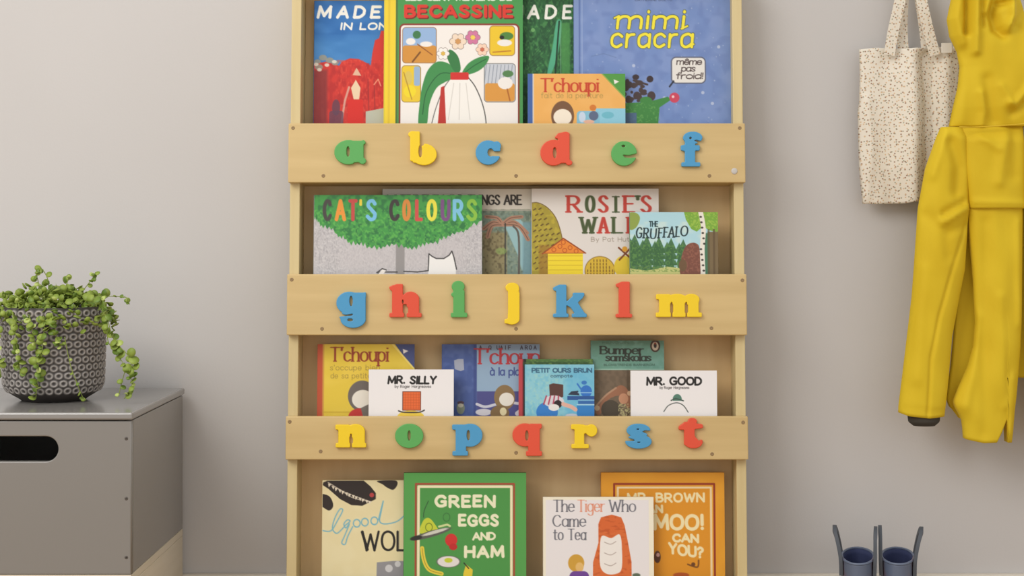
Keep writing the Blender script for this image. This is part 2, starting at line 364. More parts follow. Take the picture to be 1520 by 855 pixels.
class Canvas:
    def __init__(s, u0, v0, u1, v1, base, res=1.3):
        s.u0, s.v0, s.u1, s.v1 = u0, v0, u1, v1
        s.nx = max(8, int((u1-u0)*res)); s.ny = max(8, int((v1-v0)*res))
        s.U, s.V = np.meshgrid(np.linspace(u0, u1, s.nx), np.linspace(v0, v1, s.ny)); s.r = res
        s.a = np.zeros((s.ny, s.nx, 3))+np.array(base)/255.0
        s.rs = np.random.RandomState(int(u0*7+v0*3) & 0xffff)
    def win(s, x0, y0, x1, y1, pad=3):
        f = lambda x, lo, hi, n: int(np.clip((x-lo)/(hi-lo)*(n-1), 0, n))
        return (slice(f(y0-pad, s.v0, s.v1, s.ny), f(y1+pad, s.v0, s.v1, s.ny)+1), slice(f(x0-pad, s.u0, s.u1, s.nx), f(x1+pad, s.u0, s.u1, s.nx)+1))
    def blend(s, w, al, c, op=1.):
        al = (np.clip(al, 0, 1)*op)[..., None]; s.a[w] = s.a[w]*(1-al)+np.array(c)/255.0*al
    def ell(s, x, y, rx, ry, c, op=1, rot=0, soft=1):
        m = max(rx, ry); w = s.win(x-m, y-m, x+m, y+m); X, Y = s.U[w]-x, s.V[w]-y
        if rot: a = math.radians(rot); X, Y = X*math.cos(a)+Y*math.sin(a), -X*math.sin(a)+Y*math.cos(a)
        d = (1-np.sqrt((X/rx)**2+(Y/ry)**2))*min(rx, ry); s.blend(w, d*s.r/soft+.5, c, op); return s
    def ring(s, x, y, rx, ry, t, c, op=1):
        w = s.win(x-rx-t, y-ry-t, x+rx+t, y+ry+t); X, Y = s.U[w]-x, s.V[w]-y
        d = np.abs(1-np.sqrt((X/rx)**2+(Y/ry)**2))*min(rx, ry); s.blend(w, (t/2-d)*s.r+.5, c, op); return s
    def rect(s, x0, y0, x1, y1, c, r=0, op=1, line=0, soft=1):
        w = s.win(x0, y0, x1, y1); X, Y = s.U[w], s.V[w]
        dx = np.abs(X-(x0+x1)/2)-(x1-x0)/2+r; dy = np.abs(Y-(y0+y1)/2)-(y1-y0)/2+r
        d = np.hypot(np.maximum(dx, 0), np.maximum(dy, 0))+np.minimum(np.maximum(dx, dy), 0)-r
        if line: d = np.abs(d)-line/2
        s.blend(w, -d*s.r/soft+.5, c, op); return s
    def segd(s, X, Y, pts, rx=1, ry=1):
        d = np.full(X.shape, 1e9)
        for (x1, y1), (x2, y2) in zip(pts[:-1], pts[1:]):
            ax, ay, bx, by = x1/rx, y1/ry, x2/rx, y2/ry; dx, dy = bx-ax, by-ay; l = dx*dx+dy*dy
            px, py = X/rx-ax, Y/ry-ay
            t = np.clip((px*dx+py*dy)/l, 0, 1) if l > 1e-12 else 0
            d = np.minimum(d, np.hypot(px-t*dx, py-t*dy))
        return d
    def line(s, pts, t, c, op=1, smooth=False, ty=None):
        if smooth: pts = crom(pts, 6)
        rx = t/2; ry = (ty or t)/2; xs = [p[0] for p in pts]; ys = [p[1] for p in pts]
        w = s.win(min(xs)-t, min(ys)-t, max(xs)+t, max(ys)+t)
        d = s.segd(s.U[w], s.V[w], pts, rx, ry); s.blend(w, (1-d)*min(rx, ry)*s.r+.5, c, op); return s
    def poly(s, pts, c, op=1, smooth=False, soft=1):
        if smooth: pts = crom(pts, 5, True)[:-1]
        xs = [p[0] for p in pts]; ys = [p[1] for p in pts]; w = s.win(min(xs), min(ys), max(xs), max(ys))
        X, Y = s.U[w], s.V[w]; d = s.segd(X, Y, list(pts)+[pts[0]]); d = np.where(in_poly(X, Y, pts), d, -d)
        s.blend(w, d*s.r/soft+.5, c, op); return s
    def noise(s, x0, y0, x1, y1, c, size, amt, thr=.5, streak=1, near=None, tol=70):
        w = s.win(x0, y0, x1, y1, 0); h, k = s.a[w].shape[:2]
        if h < 2 or k < 2: return s
        g = s.rs.rand(int(h/size)+3, int(k/size*streak)+3)
        yi = np.linspace(0, g.shape[0]-1.01, h); xi = np.linspace(0, g.shape[1]-1.01, k)
        a, b = yi.astype(int)[:, None], xi.astype(int)[None]; fy, fx = (yi % 1)[:, None], (xi % 1)[None]
        n = g[a, b]*(1-fy)*(1-fx)+g[a+1, b]*fy*(1-fx)+g[a, b+1]*(1-fy)*fx+g[a+1, b+1]*fy*fx
        al = np.clip((n-thr)/(1-thr)*1.8, 0, 1)*amt
        if near is not None: al = al*np.clip((tol-np.abs(s.a[w]*255-np.array(near)).max(-1))/12, 0, 1)
        s.blend(w, al, c); return s
    def text(s, t, x0, yb, h, wid, pen, c, thin=None, serif=0, slant=0, gap=.22, cols=None, outline=None, jit=0, op=1, rot=0):
        thin = thin or pen; lay = []; x = 0
        for ch in t:
            w_, st = glyph(ch); lay.append((x, st, w_)); x += w_+gap
        tot = x-gap; k = (wid-pen)/tot
        rr = random.Random(len(t)+int(x0))
        jobs = []
        for i, (gx, st, w_) in enumerate(lay):
            jy = rr.uniform(-jit, jit); ja = rr.uniform(-jit, jit)*.05; col_ = cols[i] if cols else c
            for pts, closed in st:
                T = lambda a: (x0+pen/2+(gx+a[0])*k+slant*(a[1])*h+ja*(a[1]-.5)*h, yb-thin/2-a[1]*(h-thin)+jy-math.tan(math.radians(rot))*(gx+a[0])*k)
                q = [T(a) for a in pts]; jobs.append((q, pen, thin, col_))
                if serif and not closed:
                    for e, nb in ((pts[0], pts[1]), (pts[-1], pts[-2])):
                        if abs(e[1]-nb[1]) > abs(e[0]-nb[0])*.9 and (abs(e[1]) < .02 or abs(e[1]-1) < .02 or abs(e[1]-.66) < .02 or abs(e[1]+.33) < .02) and w_ > .03:
                            X, Y = T(e); l = serif*h
                            jobs.append(([(X-l-pen*.2, Y), (X+l+pen*.2, Y)], thin, thin, col_))
        for pas in (0, 1):
            for q, px, py, col_ in jobs:
                if pas == 0:
                    if outline: s.line(q, px+outline[1], outline[0], op, ty=py+outline[1])
                else: s.line(q, px, col_, op, ty=py)
        return s

def book(label, u0, u1, v0, row, yl, t, base, paint=None, spine=None, edge=None, soft=False, res=1.3):
    """one hardback or paperback standing on shelf `row`, its front cover on the case plane y = yl"""
    fl = FLOORS[row]
    xa, zt = L(u0, v0, yl); xb, _ = L(u1, v0, yl)
    # pixel row where the foot of the book falls
    lo, hi = v0, 1300.0
    for _ in range(40):
        mid = (lo+hi)/2
        if L(760, mid, yl)[1] > fl: lo = mid
        else: hi = mid
    cv = Canvas(u0, v0, u1, lo, base, res)
    if paint: paint(cv)
    edge = edge or base; spine = spine or edge
    b = empty('picture_book'); b.matrix_world = CM @ Matrix.Translation(((xa+xb)/2, yl+t/2, fl))
    meta(b, label, 'book', 'picture books on the %s' % ['top shelf', 'second shelf', 'third shelf', 'bottom shelf'][row])
    hw = (xb-xa)/2; H = zt-fl; bt = .0022 if not soft else .0006; y0 = -t/2
    ny, nx = cv.ny, cv.nx
    X, Z = np.meshgrid(np.linspace(-hw, hw, nx), np.linspace(H, 0, ny))
    co = np.stack([X, np.full(X.shape, y0), Z], -1).reshape(-1, 3)
    ext = np.array([(sx*hw, yy, zz) for yy in (y0, y0+bt) for zz in (0, H) for sx in (-1, 1)])
    V = np.vstack([co, ext]); n0 = ny*nx
    i = (np.arange(ny-1)[:, None]*nx+np.arange(nx-1)[None]).reshape(-1)
    q = np.stack([i, i+nx, i+nx+1, i+1], 1)
    eb = n0+np.array([(0, 4, 6, 2), (1, 3, 7, 5), (2, 6, 7, 3), (0, 1, 5, 4), (4, 5, 7, 6)])
    FA = np.vstack([q, eb])
    me = bpy.data.meshes.new('front_cover'); me.vertices.add(len(V)); me.vertices.foreach_set('co', V.ravel().astype('f'))
    me.loops.add(FA.size); me.loops.foreach_set('vertex_index', FA.ravel().astype('i'))
    me.polygons.add(len(FA)); me.polygons.foreach_set('loop_start', np.arange(0, FA.size, 4).astype('i')); me.update(calc_edges=True)
    at = me.color_attributes.new('ink_and_shade', 'FLOAT_COLOR', 'POINT')
    cl = np.ones((len(V), 4)); cl[:n0, :3] = lin(np.clip(cv.a, 0, 1).reshape(-1, 3)*255); cl[n0:, :3] = lin(edge)
    at.data.foreach_set('color', cl.ravel().astype('f')); me.validate()
    link('front_cover', me, M['print'], b)
    box('page_block', -hw+.001, hw-(.0006 if soft else .0022), y0+bt, t/2-bt, (.0005 if soft else .0022), H-(.0005 if soft else .0022), M['page'], b, 0)
    box('back_cover', -hw, hw, t/2-bt, t/2, 0, H, plain(edge), b, 0)
    box('spine', -hw-.0008, -hw+.0009, y0+.0003, t/2-.0003, 0, H, plain(spine), b, .0004)
    return b

K = (38, 36, 34); WHT = (236, 230, 222); CRM = (238, 226, 186)
Yr, Ym, Yf = .038, .024, .009      # back, middle and front standing depth

def p1(c):
    c.rect(460, 0, 700, 300, (38, 104, 172)); c.noise(460, 0, 700, 120, (70, 132, 196), 14, .5, .3, .5)
    c.rect(460, 55, 700, 100, (86, 150, 206), op=.45, soft=25)
    c.poly([(460,96),(485,92),(504,98),(508,92),(520,87),(533,88),(547,95),(551,98),(553,80),(557,60),(563,57),(566,46),(700,44),(700,300),(460,300)], (206, 52, 42), soft=1.5)
    c.noise(460, 95, 700, 300, (170, 34, 34), 9, .6, .4, 1.6); c.noise(500, 90, 700, 300, (232, 84, 60), 5, .5, .55, 2)
    c.rect(462, 104, 487, 300, (120, 48, 48), op=.7, soft=6)
    for x, y, r in ((472,92,5),(480,86,6),(490,90,6),(498,94,5),(474,100,6)): c.ell(x, y, r, r*.7, (150, 146, 132), .9)
    for x, y in ((470,96),(497,92),(475,104),(486,97)): c.ell(x, y, 3.5, 2.5, (222, 214, 196), .9)
    c.poly([(530,101),(537,113),(524,112)], (222,180,150)); c.poly([(529,119),(536,131),(534,148),(526,148),(522,131)], (232,206,170)); c.rect(517,148,540,200,(214,44,34),2)
    c.line([(519,130),(513,150),(508,185)], 3, (216, 180, 160), .8); c.ell(500, 160, 6, 12, (104, 60, 76), .9); c.rect(490, 165, 511, 200, (96, 62, 82), 4, .8)
    for x in (475, 482, 547, 556): c.line([(x, 118), (x+2, 180)], 1.6, (140, 40, 40), .6)
    c.poly([(544,166),(575,160),(575,200),(544,200)], (188, 190, 170)); c.line([(556,126),(562,118),(566,128)], 1.5, (236,150,120))
    for ch, x, wd in zip('MADELINE', (470, 499, 524, 549, 571, 592, 603, 630), (22, 19, 18, 16, 15, 5, 18, 15)): c.text(ch, x, 28, 20, wd, 4.4, (240, 238, 228), slant=.12)
    c.text('IN LONDON', 505, 45, 11.5, 116, 2.6, (240, 238, 228), slant=.1, gap=.26)
book('blue and red picture book with white lettering at the left end of top shelf', 467, 672, 1, 0, Yr, .010, (38, 104, 172), p1, edge=(40, 84, 140))

def p2(c):
    G_ = (74, 150, 78); c.rect(560, -100, 800, 300, G_); c.rect(571, -100, 588, 300, (236, 206, 52)); c.rect(576.5, -100, 579.5, 300, (208, 176, 48), op=.5, soft=2); c.rect(588, -100, 590.5, 300, (80, 98, 50), op=.8)
    c.text('LES CENT METIERS DE', 602, 1.5, 8, 158, 2.4, (228, 232, 216), gap=.2)
    for dx, cc in ((1.6, (112, 36, 32)), (0, (214, 58, 44))):
        c.text('BECASSINE', 600+dx, 27+dx, 20, 162, 4.8, cc, gap=.3)
    c.rect(594, 36.5, 770, 300, (238, 232, 224), 7); c.rect(594, 36.5, 770, 300, (136, 58, 42), 7, line=2.6)
    c.rect(598, 41, 648, 94, (148, 178, 214), 5); c.rect(598, 68, 648, 94, (208, 144, 60), 4); c.ell(610, 62, 7, 5, WHT); c.ell(633, 66, 9, 4, WHT); c.ell(619, 52, 6, 6, (64, 120, 74)); c.line([(613,92),(624,78)], 2.5, (120, 74, 30)); c.line([(620,66),(642,82)], 1.6, (150, 90, 40))
    c.rect(598, 41, 648, 94, (150, 110, 70), 5, line=1)
    c.rect(727, 39, 764, 83, (232, 194, 44), 5); c.ell(752, 54, 10, 6, (80, 130, 60)); c.ell(749, 64, 11, 5, WHT); c.ell(745, 56, 3.5, 3, K); c.line([(732,78),(758,76)], 2, (190, 130, 40)); c.rect(727, 39, 764, 83, (150, 110, 50), 5, line=1)
    c.rect(597, 98, 625, 152, (230, 196, 50), 5); c.rect(615, 99, 624, 128, (150, 176, 206), 3); c.ell(607, 116, 6, 10, (214, 190, 90)); c.ell(609, 136, 9, 9, (236, 212, 40)); c.line([(600,108),(612,148)], 1.5, (176,140,40)); c.rect(597, 98, 625, 152, (150, 120, 60), 5, line=1)
    c.rect(719, 95, 765, 152, (196, 200, 206), 5); c.rect(720, 124, 764, 151, (214, 150, 66), 4)
    for k in range(8): c.line([(722+k*5.5, 97), (719+k*5.5, 124)], 1, (120, 128, 140), .8)
    c.ell(750, 124, 11, 9, WHT); c.ell(754, 110, 8, 5, (84, 128, 78)); c.line([(753,133),(757,150)], 2, (170, 100, 40)); c.rect(719, 95, 765, 152, (110, 110, 104), 5, line=1)
    # plain stand-in for the cover picture: a white vase of flowers with a red band
    c.poly([(672,112),(694,112),(706,130),(718,160),(724,190),(722,260),(640,260),(640,190),(648,160),(660,130)], (240, 236, 228), smooth=True); c.line([(694,114),(706,130),(717,157),(722,186),(722,230)], 1.5, K, .8, smooth=True); c.line([(672,114),(660,130),(648,160),(641,186)], 1.3, K, .7, smooth=True)
    for k in (0, 1, 2): c.line([(674+k*9, 124), (666+k*16, 178)], 1, (190,184,176), .7)
    LG = (66, 140, 76)
    c.poly([(680,112),(668,96),(650,92),(636,104),(628,126),(624,150),(622,186),(634,186),(638,156),(648,132),(662,122)], LG, smooth=True); c.poly([(686,112),(694,96),(710,86),(726,84),(720,98),(706,108)], LG, smooth=True); c.poly([(676,108),(664,86),(668,74),(680,84),(684,104)], (56, 122, 66), smooth=True)
    c.line([(680,112),(654,110),(634,136),(628,170)], 1.2, (36, 90, 50), smooth=True); c.line([(688,110),(704,98),(722,88)], 1.2, (36, 90, 50), smooth=True)
    c.rect(669, 108, 696, 119, (206, 50, 44), 2); c.poly([(655,130),(660,128),(663,190),(650,190)], (186, 52, 42))
    for x, y, q, cc, ci in ((680, 62, 8, (236, 214, 190), (206, 150, 90)), (702, 56, 7, (206, 120, 156), (236, 204, 90)), (716, 74, 6, (240, 206, 180), (200, 110, 80)), (658, 80, 6, (240, 236, 228), (220, 180, 80))):
        for k in range(6): c.ell(x+q*math.cos(k*1.047), y+q*math.sin(k*1.047), q*.62, q*.62, (110, 90, 84)); 
        for k in range(6): c.ell(x+q*math.cos(k*1.047), y+q*math.sin(k*1.047), q*.54, q*.54, cc)
        c.ell(x, y, q*.5, q*.5, ci)
book('green picture book with bright yellow spine and red title on top shelf', 571, 776, -20, 0, Ym-.003, .012, (74, 150, 78), p2, spine=(236, 206, 52), edge=(60, 120, 62))

def p3(c):
    c.rect(740, -50, 980, 300, (48, 104, 58)); c.noise(740, -50, 980, 300, (34, 78, 46), 8, .8, .35, 2); c.noise(740, -50, 980, 300, (84, 150, 82), 4, .6, .55, 1.5)
    for k in range(14): c.line([(776+k*3, 120-k*7), (800+k*3, 105-k*9)], 1, (26, 60, 38), .5)
    c.poly([(826,32),(834,36),(828,80),(818,110),(812,110),(820,70)], (84, 170, 130), smooth=True, soft=2); c.rect(833, 34, 846, 110, (80, 150, 76), soft=4, op=.8); c.line([(830,32),(824,110)], 2.4, (26, 56, 36)); c.line([(832,34),(832,110)], 1.4, (120, 170, 130), .7)
    c.ell(791, 45, 3, 3, (110, 170, 100))
    for ch, x, wd in zip('MADELINE', (754, 782, 808, 834, 856, 874, 884, 890), (22, 19, 18, 15, 13, 5, 5, 5)): c.text(ch, x, 29, 22, wd, 4.2, (238, 238, 226), slant=.08)
book('dark green picture book with white lettering between the red titled and large blue books', 752, 905, -14, 0, Yr, .010, (48, 104, 58), p3, edge=(40, 86, 50))

def p4(c):
    B = (116, 140, 190); c.noise(850, -50, 1090, 300, (132, 152, 198), 20, .6, .35); c.noise(850, -50, 1090, 300, (104, 126, 178), 12, .5, .5)
    c.rect(850, -50, 858.5, 300, (126, 148, 192)); c.rect(859, -50, 861, 300, (90, 110, 160), op=.8); c.rect(863, -50, 864.5, 300, (150, 168, 206), op=.8)
    rr = random.Random(3)
    for _ in range(90): c.ell(rr.uniform(868, 1080), rr.uniform(-20, 182), rr.uniform(.5, 1.2), rr.uniform(.5, 1.2), (182, 192, 214), .55)
    for x, y in ((1042,138),(1056,154),(985,146),(1066,70),(940,98)): c.ell(x, y, 2.4, 2.4, (190, 198, 218), .8)
    c.text('CATHERINE DOLTO', 942, 1.8, 4, 56, .9, (84, 96, 130), op=.8)
    c.line([(878,84),(896,80),(914,86)], 1.2, (100, 120, 160), .6)
    YL = (240, 224, 60); OL = (84, 100, 84)
    for o in (0, 1):
        kw = dict(outline=(OL, 2.2)) if o == 0 else {}
        c.text('mimi', 914, 44, 30, 102, 4, YL, slant=.1, gap=.17, **kw)
        c.text('cracra', 905, 72, 32, 123, 3.8, YL, slant=.08, gap=.24, **kw)
        for q in ([(912,27),(919,24)],[(1011,43),(1020,39)],[(1022,70),(1029,66)]): c.line(q, 2.6 if o else 4.8, YL if o else OL)
    c.rect(996, 85.5, 1046, 124, (226, 222, 214), 7); c.rect(996, 85.5, 1046, 124, (94, 98, 116), 7, line=1.8); c.line([(999,121),(993,129)], 2.6, (50, 52, 66))
    for tx, x, y, wd in (('même', 1003, 97, 38), ('pas', 1010, 107, 21), ('froid!', 1002, 118, 41)): c.text(tx, x, y, 10, wd, 1.5, (74, 60, 58), slant=.1, gap=.1)
    # plain stand-in for the cover picture: a dark shrub, a green mound and a red ball
    rr = random.Random(5)
    for _ in range(26): c.ell(rr.uniform(926, 956), rr.uniform(120, 150), rr.uniform(2, 6), rr.uniform(2, 6), (72, 58, 56))
    c.ell(943, 115, 5, 4, (60, 48, 50)); c.ell(964, 118, 5, 5, (60, 48, 50)); c.line([(940,120),(960,126)], 3, (72, 58, 56))
    c.ell(966, 143, 6, 7, (72, 58, 56)); c.ell(958, 150, 9, 6, (66, 132, 64)); c.poly([(920,154),(960,152),(990,144),(996,148),(978,160),(976,182),(978,250),(920,250)], (66, 132, 64), smooth=False); c.noise(924, 154, 978, 182, (110, 168, 90), 3, .6, .6)
    c.ell(1000, 145.5, 7.5, 7.5, (200, 70, 92)); c.ell(998, 144, 2, 2, (236, 200, 200)); c.rect(926, 168, 944, 250, (84, 100, 150), op=.8)
book('large blue picture book with yellow handwritten title at the right of top shelf', 852, 1083.5, -14, 0, Ym, .011, (116, 140, 190), p4, edge=(96, 116, 168))

def tch(c, sub, x0, x1, y0, ts, tc, subs, corner, ccol):
    c.text("T'choupi", x0, y0, ts*1.0, x1-x0, 3.0, tc, thin=1.5, serif=.07, gap=.17)
    for (s_, x, y, wd) in sub: c.text(s_, x, y, 8.5, wd, 1.0, subs, op=.6)
    if corner: c.poly(corner, ccol)
def p5(c):
    c.noise(780, 100, 930, 260, (236, 182, 106), 20, .4, .4); c.rect(780, 105, 783.5, 270, (60, 90, 140)); c.rect(783, 105, 791.5, 270, (66, 98, 160)); c.rect(790.5, 105, 792.5, 270, (214, 206, 196), op=.9)
    tch(c, [('fait de la peinture', 803, 146, 92)], 802, 889, 137, 21, (194, 66, 40), (150, 130, 70), [(893,108),(930,108),(930,147),(922,140)], (82, 150, 66))
    c.poly([(911,118),(919,121),(912,125)], WHT); c.line([(893,109),(928,146)], 1.6, (150, 170, 80))
    c.rect(884, 161, 930, 260, (140, 196, 214)); c.rect(856, 165, 890, 260, (132, 186, 206), 5)
    c.ell(835, 172, 17, 22, (118, 84, 58)); c.ell(835, 174, 13.5, 12, (238, 226, 206))
    c.ell(880, 160, 5, 4.5, (206, 120, 50)); c.ell(881, 172, 7, 7, (92, 104, 130)); c.ell(864, 174, 5, 8, (196, 210, 226)); c.ell(902, 171, 9, 5, (110, 180, 196)); c.ell(874, 181, 8, 3, (226, 176, 150))
book('small orange picture book with green corner at the front of top shelf', 784, 928, 109.5, 0, Yf, .009, (230, 172, 92), p5, spine=(66, 98, 160), edge=(178, 130, 70))

def p6(c):
    c.rect(460, 280, 720, 420, (192, 188, 188)); c.noise(460, 300, 720, 500, (166, 162, 164), 3, .7, .45, 2); c.noise(460, 300, 720, 500, (212, 208, 206), 2, .6, .55)
    c.rect(505, 355, 690, 500, (198, 192, 192), op=.5, soft=30)
    c.rect(588, 355, 601, 480, (150, 146, 144), soft=2); G1 = (72, 152, 74); top = [(467,325),(472,330),(480,337),(492,341),(503,350),(512,355),(522,362),(534,363),(545,366),(560,369),(572,366),(585,364),(600,368),(612,370),(625,366),(636,362),(650,360),(662,353),(675,348),(688,343),(700,336),(715,328)]
    jag = []; rr = random.Random(4)
    for (a, b), (a2, b2) in zip(top[:-1], top[1:]):
        for k in range(4):
            t = k/4; jag.append((a+(a2-a)*t, b+(b2-b)*t+(rr.uniform(-5, 0) if k % 2 else rr.uniform(0, 3))))
    c.poly([(460,280),(460,325)]+jag+[(720,326),(720,280)], G1)
    c.noise(460, 280, 720, 372, (50, 112, 66), 6, .8, .45, 1.3, near=G1, tol=60); c.noise(460, 312, 720, 372, (104, 184, 84), 3, .7, .5, 1.2, near=G1, tol=60)
    cs = [(74,70,66),(232,150,62),(196,78,72),(232,206,70),(124,190,226),K,(66,62,58),(214,138,66),(206,84,76),(232,222,76),(122,84,128),(128,194,222),(140,190,70)]
    X = [(479,14),(497,17),(517,14),(533.5,4),(543,17),None,(577.5,16),(597,13),(616,12),(633,16),(654,15),(672,17),(692,17)]
    for ch, cc, q in zip("CAT'S COLOURS", cs, X):
        if q: c.text(ch, q[0], 328.5, 33, q[1], 5.4 if ch != "'" else 4, cc)
    c.poly([(636,410),(637,377),(641,380),(648,384),(659,384),(667,379),(671,373),(674,382),(677,398),(677,410)], (236, 234, 230)); c.line([(600,403),(620,404),(636,402),(637,377),(642,381),(648,384),(659,384),(667,379),(671,373),(674,382),(678,400)], 1.7, (60, 58, 58))
    c.line([(562,406),(564,404),(590,404)], 2, (60, 58, 58), .8); c.poly([(561,408),(569,399),(574,401),(568,410)], WHT); c.line([(560,405),(568,399),(574,401)], 1.6, (60,58,58))
book('wide grey picture book with a green tree top and multicoloured title', 466.5, 715.5, 289.5, 1, Yf+.003, .010, (192, 188, 188), p6, edge=(140, 140, 136))

def p7(c):
    c.rect(560, 270, 800, 311, (214, 208, 194)); c.rect(560, 311, 800, 520, (124, 142, 128)); c.noise(560, 311, 800, 460, (96, 112, 96), 5, .7, .5); c.noise(560, 311, 800, 460, (160, 168, 140), 3, .5, .55)
    c.rect(716, 345, 752, 480, (150, 134, 92), op=.85, soft=6); c.noise(716, 340, 752, 420, (96, 84, 58), 4, .7, .5)
    c.poly([(752,335),(776,330),(776,400),(768,378),(756,350)], (150, 186, 188), smooth=True, soft=2); c.rect(776, 330, 792, 480, (120, 158, 168), op=.8, soft=4)
    for pts in ([(746,334),(738,324),(722,322)],[(746,334),(732,330),(718,340)],[(746,333),(758,324),(774,322)],[(748,334),(764,330),(782,346)],[(748,334),(770,336),(784,356)],[(744,334),(730,336),(724,352)]):
        c.line(pts, 6.5, (174, 130, 106), smooth=True, ty=5); c.line(pts, .9, (96, 74, 60), smooth=True)
    c.line([(750,332),(750,420)], 2, (60, 60, 56)); c.line([(762,336),(770,352),(770,420)], 3, (96, 90, 82), smooth=True)
    c.ell(744, 373, 8, 5, (140, 170, 90), .6); c.rect(562, 311, 790, 313, (180, 176, 160))
    c.text('WHERE THE WILD THINGS ARE', 574, 304.5, 15.5, 201, 2.8, (50, 46, 42), gap=.18, thin=2)
book('picture book with palm fronds behind the grey tree top book', 568, 789, 280.5, 1, Yr, .010, (200, 194, 180), p7, edge=(150, 146, 130))

def p8(c):
    c.rect(780, 270, 990, 520, (222, 215, 207)); R_, G_ = (192, 66, 54), (74, 88, 52)
    for ch, x, wd, cc in (('R',841,22,R_),('O',868,16,G_),('S',887,17,R_),('I',908,12,G_),('E',925,18,R_),("'",944,5,G_),('S',950,18,R_)):
        if ch == 'I': c.line([(914,293),(914,314)], 4.6, cc); c.line([(909,292),(919,292)], 1.8, cc); c.line([(909,315),(919,315)], 1.8, cc)
        else: c.text(ch, x, 316, 26, wd, 5.2, cc, thin=2.5, serif=.1 if ch not in 'OS' else 0)
    for ch, x, wd, cc in (('W',860,26,G_),('A',887,17,R_),('L',908,17,G_),('K',930,22,R_)): c.text(ch, x, 347, 25, wd, 5, cc, thin=2.4, serif=.09)
    c.text('By Pat Hutchins', 877, 359, 7, 82, .9, (150, 136, 120), op=.8)
    c.poly([(786,302),(798,301),(812,308),(824,322),(831,340),(836,360),(836,520),(780,520),(780,303)], (166, 150, 56), smooth=False); c.noise(788, 302, 832, 405, (196, 176, 60), 5, .6, .45, near=(166, 150, 56), tol=40)
    for j in range(12):
        for k in range(5): c.line([(792+k*8+j % 2*3, 312+j*8-k), (795+k*8+j % 2*3, 310+j*8-k)], 2, (94, 72, 34), .9) if 792+k*8 < 790+12+j*4.5 else None
    c.line([(786,302),(798,301),(812,308),(824,322),(831,340),(836,362)], 1.3, (120, 96, 40), smooth=True)
    c.rect(800, 364, 815, 420, (158, 116, 44), op=.7, soft=4)
    c.rect(813, 374, 865, 520, (242, 216, 52))
    for y in (380, 387, 394, 401): c.line([(814,y),(864,y)], 1, (206, 176, 40))
    c.poly([(805,377),(836,354),(869,376)], (230, 138, 52)); c.line([(805,377),(836,354),(869,376)], 1.8, (150, 70, 34)); c.line([(808,376),(868,376)], 1.2, (170, 90, 40))
    for x, y in ((822,371),(831,366),(838,372),(846,368),(855,373),(836,360)): c.ring(x, y, 3, 3, 1, (180, 80, 34))
    c.ell(890, 402, 22, 21, (214, 178, 56))
    for j in range(5):
        for k in range(9): c.line([(872+k*4.6, 386+j*5), (872+k*4.6, 388.5+j*5)], 1.5, (116, 84, 30), .9) if abs(872+k*4.6-890) < 11+j*3 else None
    c.ring(890, 402, 22, 21, 1.2, (150, 116, 40)); c.ell(925, 396, 14, 16, (226, 196, 56)); c.ell(936, 388, 6, 14, (210, 190, 60)); c.line([(918,368),(936,384)], 2.6, (122, 66, 34)); c.line([(936,368),(919,386)], 2.6, (122, 66, 34)); c.ell(927, 370, 4, 4, (222, 160, 50))
book('cream picture book with red and green title and yellow barn', 789.5, 977.5, 280, 1, Yr-.012, .010, (222, 215, 207), p8, edge=(196, 188, 176))

def p9(c):
    c.rect(930, 310, 1070, 520, (174, 212, 220)); c.noise(930, 330, 1040, 400, (206, 224, 214), 14, .7, .4)
    for k in range(14):
        x = 936+k*6; h = 30+8*math.sin(k*2.1)-k*.6
        for j in range(4): c.poly([(x-6+j, 362+12*j*.7+(34-h)), (x, 350+(34-h)+j*9), (x+6-j, 364+12*j*.7+(34-h)), (x+8, 376+j*9), (x-8, 376+j*9)], (62, 104, 62), .9)
    c.noise(932, 350, 1024, 405, (96, 142, 74), 3, .8, .5, near=(66, 108, 66), tol=40); c.poly([(930,398),(960,402),(990,396),(1022,400),(1022,520),(930,520)], (196, 198, 126)); c.noise(930, 396, 1022, 404, (110, 140, 70), 3, .7, .5)
    c.poly([(1014,310),(1070,310),(1070,346),(1052,342),(1044,336),(1034,344),(1026,340),(1018,326)], (122, 168, 62), smooth=False); c.noise(1016, 312, 1066, 345, (166, 196, 80), 3, .7, .45, near=(122, 168, 62), tol=40)
    c.poly([(932,318),(944,316),(950,324),(944,338),(934,340)], (142, 160, 76), smooth=True)
    c.rect(1042, 346, 1054, 500, (76, 120, 92), soft=3); c.rect(1050, 344, 1070, 500, (122, 104, 74), soft=2); c.rect(1058, 340, 1061, 500, (96, 78, 54), op=.8); c.rect(1050, 340, 1053, 500, (90, 84, 56), op=.7)
    c.poly([(1011,410),(1010,388),(1015,370),(1022,362),(1032,361),(1038,370),(1038,410)], (124, 78, 64), smooth=True); c.noise(1010, 362, 1038, 406, (158, 104, 84), 3, .6, .5, near=(124, 78, 64), tol=40); c.ell(1013, 394, 6, 9, (112, 86, 60))
    c.line([(1040,315),(1044,340),(1042,370),(1043,410)], 7, (232, 226, 212), smooth=True)
    for k in range(11): c.ell(1040+(k*37 % 6), 322+k*8, 1.9, 1.5, (70, 64, 58))
    c.text('THE', 963, 337, 9, 14, 1.7, (48, 72, 76), gap=.14)
    for i, (ch, x, y, wd, h) in enumerate((('G',943,354,10,17),('R',954,354,9,16),('U',964,355,10,16),('F',976,354,7,16),('F',984,353,7,16),('A',991,353,10,17),('L',1002,352,7,16),('O',1009,351,12,16))):
        c.text(ch, x, y, h, wd, 2.3, (40, 56, 58), thin=1.6, serif=.07 if ch in 'RFAL' else 0, slant=.08)
book('small pale blue forest picture book in front of the cream one', 935, 1065.5, 315, 1, Yf, .008, (174, 212, 220), p9, edge=(110, 140, 110), res=1.6)

